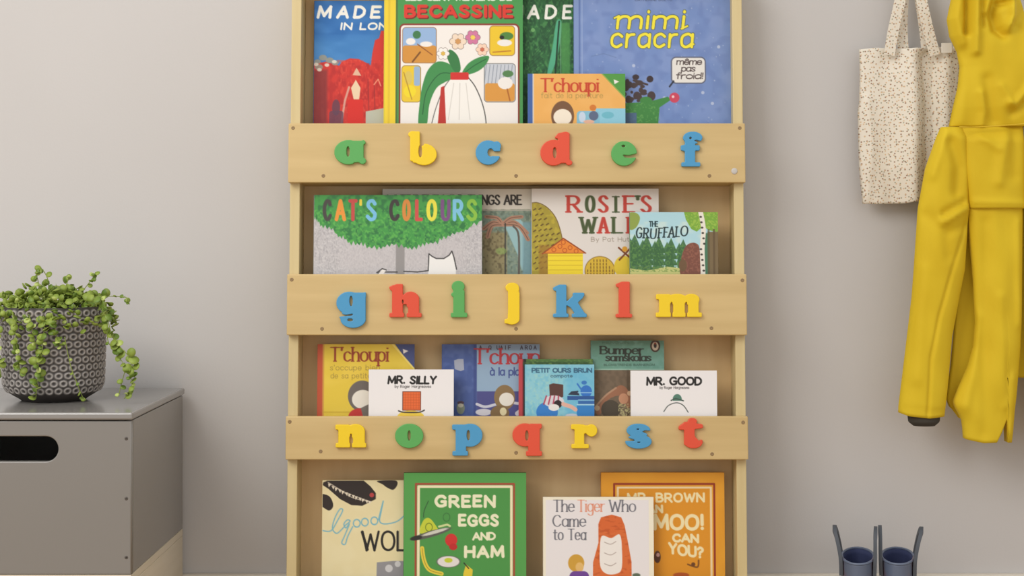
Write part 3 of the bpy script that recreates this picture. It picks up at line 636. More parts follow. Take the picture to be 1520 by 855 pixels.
def p10(c):
    c.noise(470, 505, 620, 700, (236, 206, 84), 20, .5, .4); c.rect(465, 505, 479.5, 700, (190, 84, 54)); c.rect(479, 505, 481.5, 700, (206, 150, 70), op=.9)
    tch(c, [("s'occupe bien", 490, 550, 74), ("de sa petite soeur", 491, 562, 92)], 490, 577, 537, 22, (150, 60, 40), (140, 116, 60), [(582,505),(620,505),(620,552),(612,546)], (74, 82, 128))
    c.poly([(598,518),(606,521),(599,525)], WHT); c.line([(582,510),(616,549)], 2.4, (238, 216, 120))
    c.ell(538, 588, 21, 23, (112, 104, 98)); c.ell(539, 593, 16, 14, (236, 230, 216)); c.ell(536, 618, 18, 12, (196, 58, 54)); c.poly([(536,606),(548,600),(552,620),(540,620)], (120, 112, 104))
    c.rect(480, 611, 520, 613, (200, 166, 50), op=.7)
book('yellow picture book with red spine and blue corner on third shelf', 472, 615.5, 511, 2, Yr-.008, .010, (228, 198, 68), p10, spine=(190, 84, 54), edge=(190, 160, 60))

def p11(c):
    c.text('MR. SILLY', 575, 570.5, 13, 73, 2.9, K, slant=.06, gap=.22, jit=.3); c.text('by Roger Hargreaves', 586, 576, 4.6, 54, .8, (96, 92, 90), op=.85)
    c.rect(598, 581.5, 624.5, 609, (226, 108, 54)); c.rect(598, 581.5, 624.5, 609, (120, 60, 40), line=1.3)
    for k in range(6): c.line([(602+k*4, 583), (602+k*4, 607)], .7, (190, 80, 40), .7); c.line([(599, 586+k*4), (624, 586+k*4)], .7, (190, 80, 40), .7)
    c.ell(610, 619, 20, 9.5, (236, 204, 76)); c.line([(592,610),(600,612),(622,612),(630,609)], 2, (60, 56, 52), smooth=True)
book('small white picture book with an orange square, left on third shelf', 548, 673.5, 548.5, 2, Yf, .005, (236, 232, 230), p11, edge=(222, 216, 210), soft=True, res=1.6)

def p12(c):
    c.rect(650, 505, 708, 700, (78, 98, 156)); c.noise(656, 510, 708, 640, (98, 118, 174), 10, .5, .45); c.rect(703, 505, 708, 700, (60, 72, 130), op=.6, soft=3)
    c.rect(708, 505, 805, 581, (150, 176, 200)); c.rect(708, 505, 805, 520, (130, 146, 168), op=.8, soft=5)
    c.poly([(674,535),(680,533),(688,533),(689,549),(684,551),(675,548)], (172, 178, 194)); c.ell(684, 606, 6, 9, (140, 150, 130)); c.ell(684, 598, 5, 2.6, (90, 70, 80)); c.ell(684, 602, 4, 3, (206, 200, 180))
    for k, x in enumerate((711,725,737,742,748,754,772,779,785,792)): c.text('AQUAIFARO'[k % 9], x, 519, 6.5, 4.6, 1.2, (70, 66, 78))
    c.text("T'choupi", 703, 541, 24, 104, 3.6, (186, 60, 66), thin=2, serif=.07, gap=.15)
    c.text('à la plage', 727, 558, 13, 60, 2, (74, 88, 146), gap=.16)
    c.rect(708, 581, 805, 700, (82, 82, 138)); c.line([(708,600),(720,604),(734,601),(748,597),(776,600)], 4, (210, 208, 216), smooth=True); c.ell(718, 612, 12, 5, (214, 210, 214)); c.line([(768,614),(776,608)], 7, (214,210,214))
    c.ell(749, 590, 15.5, 18.5, (142, 116, 78)); c.ell(752, 593, 11, 10, (236, 230, 216)); c.ell(742, 614, 14, 12, (132, 106, 70)); c.ell(747, 611, 5, 6, (230, 216, 170))
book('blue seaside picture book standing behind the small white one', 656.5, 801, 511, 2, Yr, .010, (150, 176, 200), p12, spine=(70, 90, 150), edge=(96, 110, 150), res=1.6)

def p13(c):
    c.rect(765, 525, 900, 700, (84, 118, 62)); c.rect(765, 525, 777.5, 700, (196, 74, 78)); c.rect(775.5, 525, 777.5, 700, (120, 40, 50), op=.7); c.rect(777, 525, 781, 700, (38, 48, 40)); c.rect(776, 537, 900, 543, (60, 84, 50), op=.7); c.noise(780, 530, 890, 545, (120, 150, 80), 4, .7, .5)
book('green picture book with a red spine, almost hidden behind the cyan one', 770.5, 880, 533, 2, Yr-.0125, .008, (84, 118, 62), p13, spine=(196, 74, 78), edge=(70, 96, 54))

def p14(c):
    c.rect(775, 538, 890, 700, (142, 200, 212)); c.noise(779, 541, 885, 620, (116, 186, 208), 7, .6, .4); c.noise(779, 556, 830, 616, (166, 210, 200), 4, .5, .5)
    c.rect(840, 545, 885, 618, (96, 176, 214), op=.5, soft=14)
    c.text('PETIT OURS BRUN', 789, 553.5, 7.5, 90, 1.9, (62, 104, 130), gap=.16); c.text('compote', 817, 560.5, 5, 33, 1, (70, 110, 130))
    c.ell(870, 581, 8.5, 9, (54, 116, 196)); c.line([(857,570),(864,580)], 2.4, (60, 120, 196)); c.ell(867, 568, 4, 3, (60, 120, 190))
    c.poly([(843,586),(848,581),(858,580),(860,587)], (50, 58, 76)); c.rect(842, 588, 884, 594, (48, 88, 150)); c.rect(858, 595, 884, 600, (56, 106, 170)); c.rect(856, 602, 884, 640, (56, 130, 196)); c.line([(858,583),(878,583)], 1.2, (150, 196, 226)); c.rect(856,600,884,601.5,(170,210,226)); c.rect(858,593,884,594.5,(130,180,214))
    c.poly([(815,571),(821,569),(836,571),(836,589),(830,592),(816,588)], (92, 60, 52), smooth=False)
    c.ell(812, 612, 16, 15, (58, 128, 200)); c.ell(822, 596, 15, 9, (214, 210, 214)); 
    for k in range(4): c.line([(811+k*6, 588), (807+k*7, 600)], 2.2, (176, 60, 84), .9)
    c.ell(828, 600, 6, 6, (50, 38, 40)); c.ell(822, 605, 8, 5, WHT); c.line([(836,600),(848,604),(854,608)], 6, (226, 178, 160)); c.ell(848, 617, 9, 3, (206, 206, 214))
book('cyan picture book with a blue pot beside the teal book on third shelf', 779.5, 882, 541, 2, Ym-.008, .008, (142, 200, 212), p14, edge=(96, 150, 170), res=1.6)

def p15(c):
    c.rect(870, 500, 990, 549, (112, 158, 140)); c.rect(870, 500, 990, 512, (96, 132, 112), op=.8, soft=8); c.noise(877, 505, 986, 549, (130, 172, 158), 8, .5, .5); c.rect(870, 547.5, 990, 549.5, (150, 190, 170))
    c.rect(870, 549.5, 990, 700, (122, 104, 84)); c.noise(880, 550, 940, 620, (104, 90, 72), 6, .5, .45); c.rect(878, 549, 881, 700, (150, 190, 196))
    c.rect(930, 549, 934, 700, (92, 76, 58), op=.6)
    c.poly([(884,610),(896,592),(910,578),(922,572),(932,580),(936,600),(930,606),(926,590),(914,588),(900,596),(890,616)], (162, 112, 84), smooth=True); c.line([(882,606),(898,588),(914,576)], 2.6, (186, 146, 116), smooth=True); c.ell(925, 592, 7, 8, (206, 150, 116)); c.ell(906, 608, 14, 14, (84, 74, 60)); c.ell(934, 584, 3.5, 3.5, (214, 176, 140)); c.ell(886, 606, 4, 4, (206, 176, 140)); c.noise(918, 600, 940, 620, (206, 196, 140), 3, .9, .4)
    c.text('Bumper', 890, 526, 12.5, 66, 3, (58, 62, 54), thin=1.4, serif=.06, gap=.15); c.text('samskolas', 898, 536.5, 11.5, 69, 3, (58, 62, 54), thin=1.5, serif=.04, gap=.12); c.text('BLOMSTRENDE BARNEROM', 896, 543.5, 3.6, 76, .9, (80, 110, 96), op=.8); c.text('PENGUIN', 894, 510.5, 4, 40, .9, (80, 110, 96), op=.6)
    c.ell(972.5, 513.5, 7.4, 9.2, (76, 54, 46)); c.ell(972.5, 514, 5, 6.4, (206, 190, 168)); c.ell(972.5, 512.6, 2.2, 4, (56, 48, 46)); c.ell(972.5, 510, 1.5, 1.5, (150, 70, 50))
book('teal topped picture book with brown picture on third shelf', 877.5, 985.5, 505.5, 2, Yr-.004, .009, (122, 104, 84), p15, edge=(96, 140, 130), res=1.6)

def p16(c):
    c.text('MR. GOOD', 959, 572.5, 13.5, 83, 2.9, K, gap=.2, jit=.3); c.text('by Roger Hargreaves', 979, 577.5, 4.2, 44, .8, (96, 92, 90), op=.85)
    c.ell(1005, 593, 6.8, 8, (86, 128, 110)); c.rect(994, 595, 1020, 606, (236, 232, 230)); c.line([(996,594.5),(1003,592),(1014,595)], 1.8, (66, 84, 76), smooth=True)
    c.line([(985,611),(992,602),(1004,598),(1014,602),(1021,612)], 1.4, (84, 90, 86), smooth=True)
book('small white picture book with a green dome, right on third shelf', 936.5, 1064, 550, 2, Yf, .005, (236, 232, 230), p16, edge=(222, 216, 210), soft=True, res=1.6)

def p17(c):
    c.noise(470, 705, 700, 900, (234, 222, 178), 18, .5, .4)
    c.poly([(480,716),(486,713.5),(540,713.5),(550,722),(558,732),(558,741),(548,746),(538,751),(522,750),(505,741),(488,726),(479,720)], (50, 42, 38), smooth=False)
    for k in range(13):
        t = k/12; x = 489+t*60; y = 718+26*t**.8+2; c.poly([(x-2,y-2.6),(x+3,y-1.4),(x+(1 if k % 2 else -1),y+3.4)], (226, 214, 190))
    c.line([(487,716),(505,727),(524,739),(551,745)], 1.2, (226, 214, 190), .8, smooth=True)
    c.ell(552, 735, 3.4, 3.4, (180, 66, 66)); c.poly([(560,714),(586,713),(590,719),(584,727),(575,724),(568,719)], (50, 42, 38), smooth=True)
    c.poly([(470,734),(488,736),(495,750),(489,758),(478,752),(470,748)], (50, 42, 38), smooth=True)
    BL = (122, 180, 194)
    c.line([(480,788),(492,788),(502,772),(509,758),(505,756),(498,768),(494,784),(500,792),(508,786),(513,780)], 1.8, BL, smooth=True)
    c.line([(513,780),(520,774),(516,772),(511,778),(514,784),(519,778),(512,796),(508,806),(513,808),(517,796),(524,782)], 1.8, BL, smooth=True)
    for x in (530, 542, 556): c.ring(x, 777-(x-530)*.14, 5, 5.6, 1.8, BL)
    c.line([(562,772),(569,744),(566,760),(564,774),(572,778),(590,774),(604,762)], 1.8, BL, smooth=True)
    c.text('WOLF', 537, 819, 31, 84, 3.4, K, gap=.2, jit=.6); c.line([(538,790),(546,816)], 4, K); c.line([(594,787),(594,818)], .1, K)
    c.poly([(560,835),(571,834),(584,833),(604,833),(604,960),(558,960)], (148, 146, 148)); c.ell(578, 844, 5.6, 5.6, (206, 204, 204)); c.ell(591, 837.5, 4.4, 4.4, (206, 204, 204))
book('cream picture book with black shapes and blue cursive on bottom shelf', 479, 655, 713, 3, Ym, .010, (230, 216, 168), p17, edge=(210, 196, 150))

def p18(c):
    G_ = (86, 158, 78); c.rect(590, 695, 790, 980, G_); c.rect(617.5, 718.5, 763, 990, (164, 76, 54), line=3); c.rect(621.5, 722.5, 759, 990, (240, 226, 186), line=4); c.rect(623.5, 724.5, 757, 990, (78, 148, 72))
    Cc = (236, 232, 196)
    c.text('GREEN', 645, 754, 19.5, 91, 4.6, Cc, gap=.32, jit=.5); c.text('EGGS', 680, 782, 19, 61, 4.3, Cc, gap=.3, jit=.5); c.text('AND', 701, 802.5, 12.5, 35, 3, Cc, gap=.2, jit=.3); c.text('HAM', 689, 828.5, 19, 60, 4.6, Cc, gap=.3, jit=.5)
    # plain stand-in for the cover picture: a tray with a green mound, a red ball, a plate and yellow strokes
    c.line([(636,744),(630,758),(629,768)], 1.2, (50, 84, 50), smooth=True); c.poly([(624,792),(628,774),(636,769),(644,776),(650,790)], (196, 204, 60), smooth=True); c.ring(637, 783, 5, 6, 1.2, (110, 130, 40))
    c.ell(640, 793, 31, 4.6, (92, 92, 84), rot=-16); c.ell(646, 790, 20, 2.4, (206, 204, 190), rot=-16); c.line([(652,782),(664,779),(668,781)], 3, (206, 214, 150)); c.ring(663, 768, 5, 6, 1, (60, 110, 60)); c.ell(618, 799, 9, 3.4, K, .8, rot=-10)
    c.ell(670, 802, 9, 9.5, (206, 52, 48)); c.ell(673, 812, 6, 5, (190, 44, 42)); c.ell(666, 834, 17, 8.5, (226, 220, 214)); c.ring(666, 834, 17, 8.5, 1, (96, 96, 90), .8); c.ell(666, 832, 6, 3.6, (196, 204, 60))
    c.line([(627,814),(630,832),(638,846),(656,852)], 6, (228, 204, 70), smooth=True); c.line([(627,814),(630,832),(638,846),(656,852)], 1, (120, 96, 30), .6, smooth=True); c.poly([(688,852),(692,838),(702,846),(700,870),(688,870)], (226, 200, 60)); c.line([(689,836),(696,844)], 1.8, K, .8)
book('tall green framed picture book with cream title on bottom shelf', 600, 781, 702, 3, Yf, .011, (86, 158, 78), p18, edge=(62, 116, 54))

def p19(c):
    c.rect(800, 730, 975, 980, (240, 232, 208)); c.rect(810, 742, 963, 990, (232, 226, 224))
    DK = (92, 92, 100); kw = dict(thin=.9, serif=.06, gap=.17)
    c.text('The', 821, 760, 18, 32, 1.9, DK, **kw); c.text('Tiger', 857, 760, 18, 41, 1.9, (222, 138, 106), **kw); c.text('Who', 904, 760, 18, 40, 1.9, DK, **kw)
    c.text('Came', 820, 782, 17.5, 50, 1.9, DK, **kw); c.text('to Tea', 821, 802, 17, 49, 1.9, DK, **kw)
    # plain stand-in for the cover picture: an orange rounded pillar with a pale oval, and a small purple and yellow shape
    OR = (216, 110, 54); c.poly([(888,778),(892,768),(908,764),(922,768),(927,780),(932,806),(937,835),(938,990),(878,990),(880,835),(888,806)], OR, smooth=False); c.ell(907, 778, 18, 13, (214, 104, 50))
    c.noise(880, 766, 938, 860, (184, 80, 36), 3, .6, .6, .4, near=OR, tol=50); c.poly([(893,796),(907,799),(920,794),(923,820),(922,845),(914,852),(900,852),(891,842),(890,818)], (238, 232, 224), smooth=True)
    for y in (808, 824, 840): c.line([(897,y-3),(906,y),(914,y-4)], 1.1, (160, 140, 130), .8, smooth=True)
    c.ell(855, 836, 12, 13, (206, 158, 60)); c.ell(860, 842, 6, 7, (226, 184, 110)); c.rect(845, 848, 874, 900, (112, 70, 150), 8); c.ell(944, 854, 6, 3, (96, 110, 90))
book('white picture book with thin serif title and tall orange shape on bottom shelf', 806.5, 970, 738, 3, Yf, .009, (232, 226, 224), p19, edge=(214, 204, 180))

def p20(c):
    O_ = (228, 158, 44); c.noise(885, 695, 1080, 990, (236, 170, 52), 25, .5, .4); c.rect(911.5, 718.5, 1060, 990, (150, 54, 34), line=3); c.rect(917, 724, 1055, 990, (240, 216, 170), line=3); c.rect(918.5, 725.5, 1053, 990, (222, 148, 38))
    Cc = (242, 226, 176)
    c.text('MR. BROWN', 930, 746.5, 15, 116, 3.2, Cc, gap=.26, jit=.5); c.text('CAN', 948, 762, 13, 36, 3.4, Cc, jit=.3)
    c.text('MOO!', 969, 788, 25, 76, 5, Cc, gap=.24, jit=.4); c.text('CAN', 997, 805.5, 14, 40, 3.6, Cc, jit=.3, rot=-2); c.text('YOU?', 991, 823, 18, 53, 3.8, Cc, jit=.4, rot=-8)
    c.ell(975, 827, 5, 9, (96, 60, 40)); c.ell(976, 824, 2.6, 3, (206, 160, 150)); c.line([(1020,838),(1034,842),(1036,832)], 2.4, (130, 80, 30), smooth=True); c.ell(1010, 854, 12, 4, (176, 84, 34)); c.ell(1028, 838, 3, 3, (110, 66, 30))
book('orange framed picture book standing behind the white one on bottom shelf', 892.5, 1075, 701.5, 3, Yr-.010, .012, (228, 158, 44), p20, edge=(196, 130, 40))

# ------------------------------------------------------------------ grey toy box on a pale plywood box
BX1, BX0 = -.569, -1.027; BY0, BY1 = 2.44, 2.822; BZ0, BZ1 = .2085, .451
lower = meta(empty('storage_crate', ((BX0+BX1)/2, (BY0+BY1)/2, 0)), 'pale plywood crate underneath the grey toy box', 'crate')
def lbox(par, name, x0, x1, y0, y1, z0, z1, m, bev=.001):
    c = par.location; return box(name, x0-c.x, x1-c.x, y0-c.y, y1-c.y, z0-c.z, z1-c.z, m, par, bev)
lbox(lower, 'side_panel', BX1-.012, BX1, BY0, BY1, .0, BZ0-.0125, M['wood_box']); lbox(lower, 'side_panel', BX0, BX0+.012, BY0, BY1, .0, BZ0-.0125, M['wood_box'])
lbox(lower, 'front_panel', BX0+.012, BX1-.012, BY0, BY0+.012, .0, BZ0-.0125, M['wood_box']); lbox(lower, 'back_panel', BX0+.012, BX1-.012, BY1-.012, BY1, .0, BZ0-.0125, M['wood_box'])
lbox(lower, 'lid', BX0, BX1, BY0, BY1, BZ0-.0122, BZ0-.0004, M['wood_box'])
tb = meta(empty('toy_box', ((BX0+BX1)/2, (BY0+BY1)/2, BZ0)), 'grey painted toy box with a slotted handle, carrying the potted plant', 'toy box')
c_ = tb.location
LT = BZ1-.0125
lbox(tb, 'side_panel', BX1-.013, BX1, BY0+.0135, BY1, BZ0, LT, M['greybox'], .0015); lbox(tb, 'side_panel', BX0, BX0+.013, BY0+.0135, BY1, BZ0, LT, M['greybox'], .0015)
lbox(tb, 'back_panel', BX0+.013, BX1-.013, BY1-.012, BY1, BZ0, LT, M['greybox']); lbox(tb, 'bottom_board', BX0+.013, BX1-.013, BY0+.0135, BY1-.012, BZ0+.002, BZ0+.012, M['hollow'])
lbox(tb, 'lid', BX0-.003, BX1+.003, BY0-.003, BY1+.003, LT+.0015, BZ1, M['lidpaint'], .0028)
# front panel with stadium-shaped grip hole, edges rounded
def front_panel():
    cu = bpy.data.curves.new('fp', 'CURVE'); cu.dimensions = '2D'; cu.fill_mode = 'BOTH'; cu.extrude = .0045; cu.bevel_depth = .002; cu.bevel_resolution = 4; cu.offset = -.002
    w0, w1 = BX0, BX1; z0, z1 = BZ0, LT-.0005
    def add(pts):
        s = cu.splines.new('POLY'); s.points.add(len(pts)-1); s.use_cyclic_u = True
        for p, q in zip(s.points, pts): p.co = (q[0], q[1], 0, 1)
    add([(w0, z0), (w1, z0), (w1, z1), (w0, z1)])
    xr = -.678; mid = (w0+w1)/2; xl = 2*mid-xr; zc = CAMZ-(666.5-HY)*BY0/F; r = .0188
    pts = [(xr-r+r*math.sin(a), zc+r*math.cos(a)) for a in np.linspace(0, math.pi, 16)]+[(xl+r-r*math.sin(a), zc-r*math.cos(a)) for a in np.linspace(0, math.pi, 16)]
    add(pts)
    o = bpy.data.objects.new('t', cu); C.objects.link(o); dg = bpy.context.evaluated_depsgraph_get()
    me = bpy.data.meshes.new_from_object(o.evaluated_get(dg)); bpy.data.objects.remove(o); bpy.data.curves.remove(cu)
    me.transform(Matrix.Translation((-c_.x, BY0+.0065-c_.y, -c_.z)) @ Matrix.Rotation(math.pi/2, 4, 'X'))
    return link('front_panel', me, M['greybox'], tb)
fp = front_panel()
for v in (651, 740, 827.5):
    p = W(187.5, v, BY0)
    lathe('screw', [(.0026, .0006), (.0026, -.0002), (.0016, -.0006), (.0006, 0)], 14, M['screw_g'], fp, (p.x-c_.x, BY0-c_.y, p.z-c_.z), 'Y')

# ------------------------------------------------------------------ plant in a scalloped pot
PX, PY, PZ = -.738, 2.63, BZ1+.0004
plant = meta(empty('potted_plant', (PX, PY, PZ)), 'trailing green plant in a grey scalloped pot on the toy box', 'plant')
def pot_mesh():
    nA, nZ = 520, 190; rowsN, colsN = 11, 34
    prof = lambda s: np.interp(s, [0, .02, .06, .1, .17, .9, 1], [.050, .054, .064, .0725, .078, .0815, .0815])
    s = np.linspace(0, 1, nZ)[:, None]; a = np.linspace(0, 2*math.pi, nA, endpoint=False)[None]
    H = .150; z = s*H+0*a
    rr_ = (s-.085)/(.98-.085)*rowsN; ri = np.floor(rr_)
    best = np.zeros((nZ, nA))
    for d in (-1, 0, 1):
        rj = ri+d; cc = a/(2*math.pi)*colsN+.5*(rj % 2)
        dx = (cc-np.floor(cc)-.5)*(2*math.pi*.08/colsN); dz = (rr_-(rj+.5))*(.895*H/rowsN)
        q = np.hypot(dx*.86, dz*1.02)/.0070
        ringh = np.exp(-((q-.6)/.24)**2)*.0024
        ringh = np.where((rj < 0) | (rj >= rowsN), 0, ringh); best = np.where(np.abs(ringh) > np.abs(best), ringh, best)
    R_ = prof(s)+best
    V = np.stack([R_*np.cos(a), R_*np.sin(a), z], -1).reshape(-1, 3)
    cav = best.reshape(-1)
    inner = [(.0775, H), (.076, H-.004), (.074, .1), (.05, .012)]
    ex = []
    for r, zz in inner: ex.append(np.stack([r*np.cos(a[0]), r*np.sin(a[0]), np.full(nA, zz)], -1))
    V = np.vstack([V]+ex); nr = nZ+len(inner)
    i = np.arange(nA); FA = []
    for j in range(nr-1): FA.append(np.stack([j*nA+i, j*nA+(i+1) % nA, (j+1)*nA+(i+1) % nA, (j+1)*nA+i], 1))
    FA = np.vstack(FA).tolist(); FA.append(list(range(nA))[::-1]); FA.append([(nr-1)*nA+k for k in range(nA)])
    me = pydata('pot', V, FA)
    at = me.color_attributes.new('ink_and_shade', 'FLOAT_COLOR', 'POINT'); cl = np.ones((len(V), 4)); t = np.clip((cav)/.0021, 0, 1)[:, None]
    base = lin((66, 61, 58)); hi = lin((160, 153, 146)); cl[:, :3] = base; cl[:nZ*nA, :3] = base+(hi-base)*t**1.2  # gaps coloured dark as shadow, ring crests coloured light as highlights
    at.data.foreach_set('color', cl.ravel().astype('f')); return me
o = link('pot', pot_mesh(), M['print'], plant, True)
lathe('soil', [(.0748, .118), (.0748, .124), (.05, .130), (.01, .132)], 32, M['soil'], plant)
def leaf_mesh(r, cup, seed):
    rr = random.Random(seed); n = 12; v = [(0, 0, -cup)]; f = []
    for k in range(n):
        a = 2*math.pi*k/n; q = r*(1+.08*math.cos(a)); q *= (.82 if k == 6 else 1); v.append((q*math.cos(a)+r*.9, q*.9*math.sin(a), cup*.3*math.cos(2*a)))
    v[0] = (r*.9, 0, -cup)
    for k in range(n): f.append((0, 1+k, 1+(k+1) % n))
    m = len(v); v += [(x, y, z-.0004) for x, y, z in v]
    for k in range(n): f.append((m, m+1+(k+1) % n, m+1+k)); f.append((1+k, m+1+k, m+1+(k+1) % n)); f.append((1+k, m+1+(k+1) % n, 1+(k+1) % n))
    return v, f
leaf_meshes = []
for k in range(6):
    v, f = leaf_mesh((.0067, .0058, .0048)[k % 3], .0012+.0006*(k % 2), k); me = pydata('leaf', v, f); me.materials.append(M[('leaf', 'leaf2', 'leaf3', 'leaf', 'leaf', 'leaf2')[k]])
    me.polygons.foreach_set('use_smooth', [True]*len(me.polygons)); leaf_meshes.append(me)
rnd = random.Random(11)
leafN = 0
def leaf_matrix(p, out, droop=.0):
    d = Vector(out).normalized(); q = d.to_track_quat('X', 'Z')
    return Matrix.Translation(p) @ q.to_matrix().to_4x4() @ Matrix.Rotation(rnd.uniform(-.9, .9), 4, 'X') @ Matrix.Rotation(rnd.uniform(-.3, .6)+droop, 4, 'Y')
def facing(p, out):
    n = Vector((rnd.uniform(-.6, .6), -1, rnd.uniform(-.1, .9))).normalized(); x = Vector(out).normalized(); x = (x-n*x.dot(n)).normalized(); y = n.cross(x)
    return Matrix.Translation(p) @ Matrix((x, y, n)).transposed().to_4x4()
def put_leaf(p, out, k=None, sc_=1, face=False):
    global leafN
    o = bpy.data.objects.new('leaf', leaf_meshes[rnd.randrange(6) if k is None else k]); C.objects.link(o); o.parent = plant
    o.matrix_local = (facing(p, out) if face else leaf_matrix(p, out)) @ Matrix.Scale(sc_*rnd.uniform(.8, 1.2), 4); leafN += 1
def pl(u, v, Y):   # photo point at depth Y in the plant's frame
    return W(u, v, Y)-Vector((PX, PY, PZ))
# trailing stems traced at their own depths: (points (u, v, Y)), leaf pairs
strands = [
 ([(120,452,2.60),(148,440,2.575),(158,462,2.57),(164,490,2.57),(176,512,2.565),(190,528,2.56),(198,548,2.56),(200,562,2.56)], 30, 1.15),
 ([(160,480,2.57),(160,505,2.57),(172,525,2.57),(185,545,2.56),(180,570,2.56),(176,588,2.56)], 10, .8),
 ([(185,545,2.56),(196,566,2.555),(192,580,2.555),(184,592,2.555)], 9, .8),
 ([(150,440,2.58),(172,440,2.58),(188,442,2.57),(192,452,2.57)], 8, .55),
 ([(18,455,2.57),(22,480,2.545),(24,505,2.543),(28,535,2.542),(30,555,2.542)], 22, .9),
 ([(40,458,2.56),(46,478,2.541),(50,500,2.54),(54,525,2.54),(57,545,2.54),(55,570,2.545),(53,592,2.55)], 30, .95),
 ([(74,455,2.56),(80,475,2.54),(84,500,2.54),(90,514,2.54)], 20, .95),
 ([(62,458,2.56),(66,480,2.54),(64,505,2.54),(62,530,2.54)], 14, .85),
 ([(96,500,2.54),(104,540,2.54),(114,568,2.54),(122,588,2.55),(128,594,2.55)], 7, .6),
 ([(0,455,2.58),(-6,490,2.56),(-2,530,2.56),(2,560,2.56)], 16, .9),
 ([(60,450,2.6),(58,425,2.6),(54,408,2.6),(52,404,2.6)], 8, 1.0),
 ([(90,450,2.62),(98,425,2.62),(102,412,2.62)], 10, .95),
 ([(110,450,2.6),(126,428,2.6),(138,412,2.6),(142,404,2.6)], 12, .75),
 ([(70,440,2.6),(72,420,2.6),(66,404,2.6),(60,400,2.6)], 6, .8),
 ([(30,450,2.6),(14,440,2.6),(4,432,2.6)], 8, .9),
]
for pts, n, s_ in strands:
    q = crom([tuple(pl(*p)) for p in pts], 7)
    v, f = tube(q, .0007, 5); link('stem', pydata('stem', v, f), M['stem'], plant, True)
    for k in range(n):
        t = (k+.5)/n*(len(q)-1); i = int(t); p = Vector(q[i]); 
        put_leaf(p, (rnd.uniform(-1, 1), rnd.uniform(-.9, -.1), rnd.uniform(-.6, .5)), None, s_, rnd.random() < .75)
# mound: near leaves singly, the rest in one mass
mv, mf = [], []
def mound_point():
    while True:
        x, y = rnd.uniform(-1, 1), rnd.uniform(-1, 1)
        if x*x+y*y < 1: break
    r2 = x*x+y*y; return Vector((x*.098, y*.092, .142+.032*(1-r2)+rnd.uniform(-.008, .012)+(-.012 if r2 > .75 else 0)))
cnt = 0
while cnt < 110:
    p = mound_point()
    if p.y > .02: continue
    put_leaf(p, (p.x*8+rnd.uniform(-.5, .5), p.y*6-.4+rnd.uniform(-.5, .5), rnd.uniform(-.2, .8)), None, 1, rnd.random() < .4); cnt += 1
for _ in range(520):
    p = mound_point(); mt = leaf_matrix(p-Vector((0, 0, .008)), (p.x*8+rnd.uniform(-.6, .6), p.y*6+rnd.uniform(-.6, .6), rnd.uniform(-.2, .7)))
    v, f = leaf_mesh(.0055, .0015, 1); b0 = len(mv); mv += [mt @ Vector(q) for q in v]; mf += [tuple(b0+k for k in q) for q in f]
fo = link('foliage', pydata('foliage', mv, mf), M['leaf'], plant, True); fo['kind'] = 'stuff'

# ------------------------------------------------------------------ cloth helper: lofted closed cloth volumes with folds
def segdist(u, v, pts):
    d = 1e9; s_at = 0
    for (x1, y1), (x2, y2) in zip(pts[:-1], pts[1:]):
        dx, dy = x2-x1, y2-y1; l = dx*dx+dy*dy; t = max(0, min(1, ((u-x1)*dx+(v-y1)*dy)/l)); e = math.hypot(u-x1-t*dx, v-y1-t*dy)
        if e < d: d = e
    return d
def cloth(name, rows_, Y, th, m, parent, folds=(), bottom=None, top=None, nv=70, nu=44, back=.25, sharp=.5, tilt=0, org=(0, 0, 0), wr=0):
    vs = [r[0] for r in rows_]; uL = [r[1] for r in rows_]; uR = [r[2] for r in rows_]; ts = [r[3] if len(r) > 3 else 1 for r in rows_]
    V = []; n = nu
    for j in range(nv+1):
        s = j/nv; v_n = vs[0]+(vs[-1]-vs[0])*s
        a, b, k = np.interp(v_n, vs, uL), np.interp(v_n, vs, uR), np.interp(v_n, vs, ts)
        fr, bk = [], []
        for i in range(n+1):
            t = i/n; u = a+(b-a)*t
            vt = np.interp(u, *zip(*top)) if top else vs[0]; vb = np.interp(u, *zip(*bottom)) if bottom else vs[-1]
            v = vt+(vb-vt)*s if (top or bottom) else v_n
            e = max(0, math.sin(math.pi*t))**sharp; dep = th*k*e+tilt*(t-.5)*e
            for pts, amp, sg in folds: dep += amp*math.exp(-(segdist(u, v, pts)/sg)**2)*min(1, e*1.6)
            if wr: dep += wr*(math.sin(u*.11+v*.05)+math.sin(v*.09-u*.06+1.3)+.6*math.sin(u*.23-v*.031))*e
            p = W(u, v, Y); fr.append((p.x, Y-dep, p.z)); bk.append((p.x, Y+th*k*back*e, p.z))
        V += fr+bk[1:-1][::-1]
    ring = n+1+n-1; Fc = []
    for j in range(nv):
        for i in range(ring): p, q = j*ring+i, j*ring+(i+1) % ring; Fc.append((p, q, q+ring, p+ring))
    # caps
    def cap(base, flip):
        out = []
        for i in range(n):
            f0, f1 = base+i, base+i+1
            b0 = base+ring-i if i > 0 else None; b1 = base+ring-(i+1) if i+1 < n else None
            q = [x for x in (f0, f1, b1, b0) if x is not None]
            if len(set(q)) > 2: out.append(tuple(q if flip else q[::-1]))
        return out
    Fc += cap(0, False)+cap(nv*ring, True)
    V = [(x-org[0], y-org[1], z-org[2]) for x, y, z in V]
    me = pydata(name, V, Fc); bm = bmesh.new(); bm.from_mesh(me); bmesh.ops.recalc_face_normals(bm, faces=bm.faces[:]); bm.to_mesh(me); bm.free()
    return link(name, me, m, parent, True)
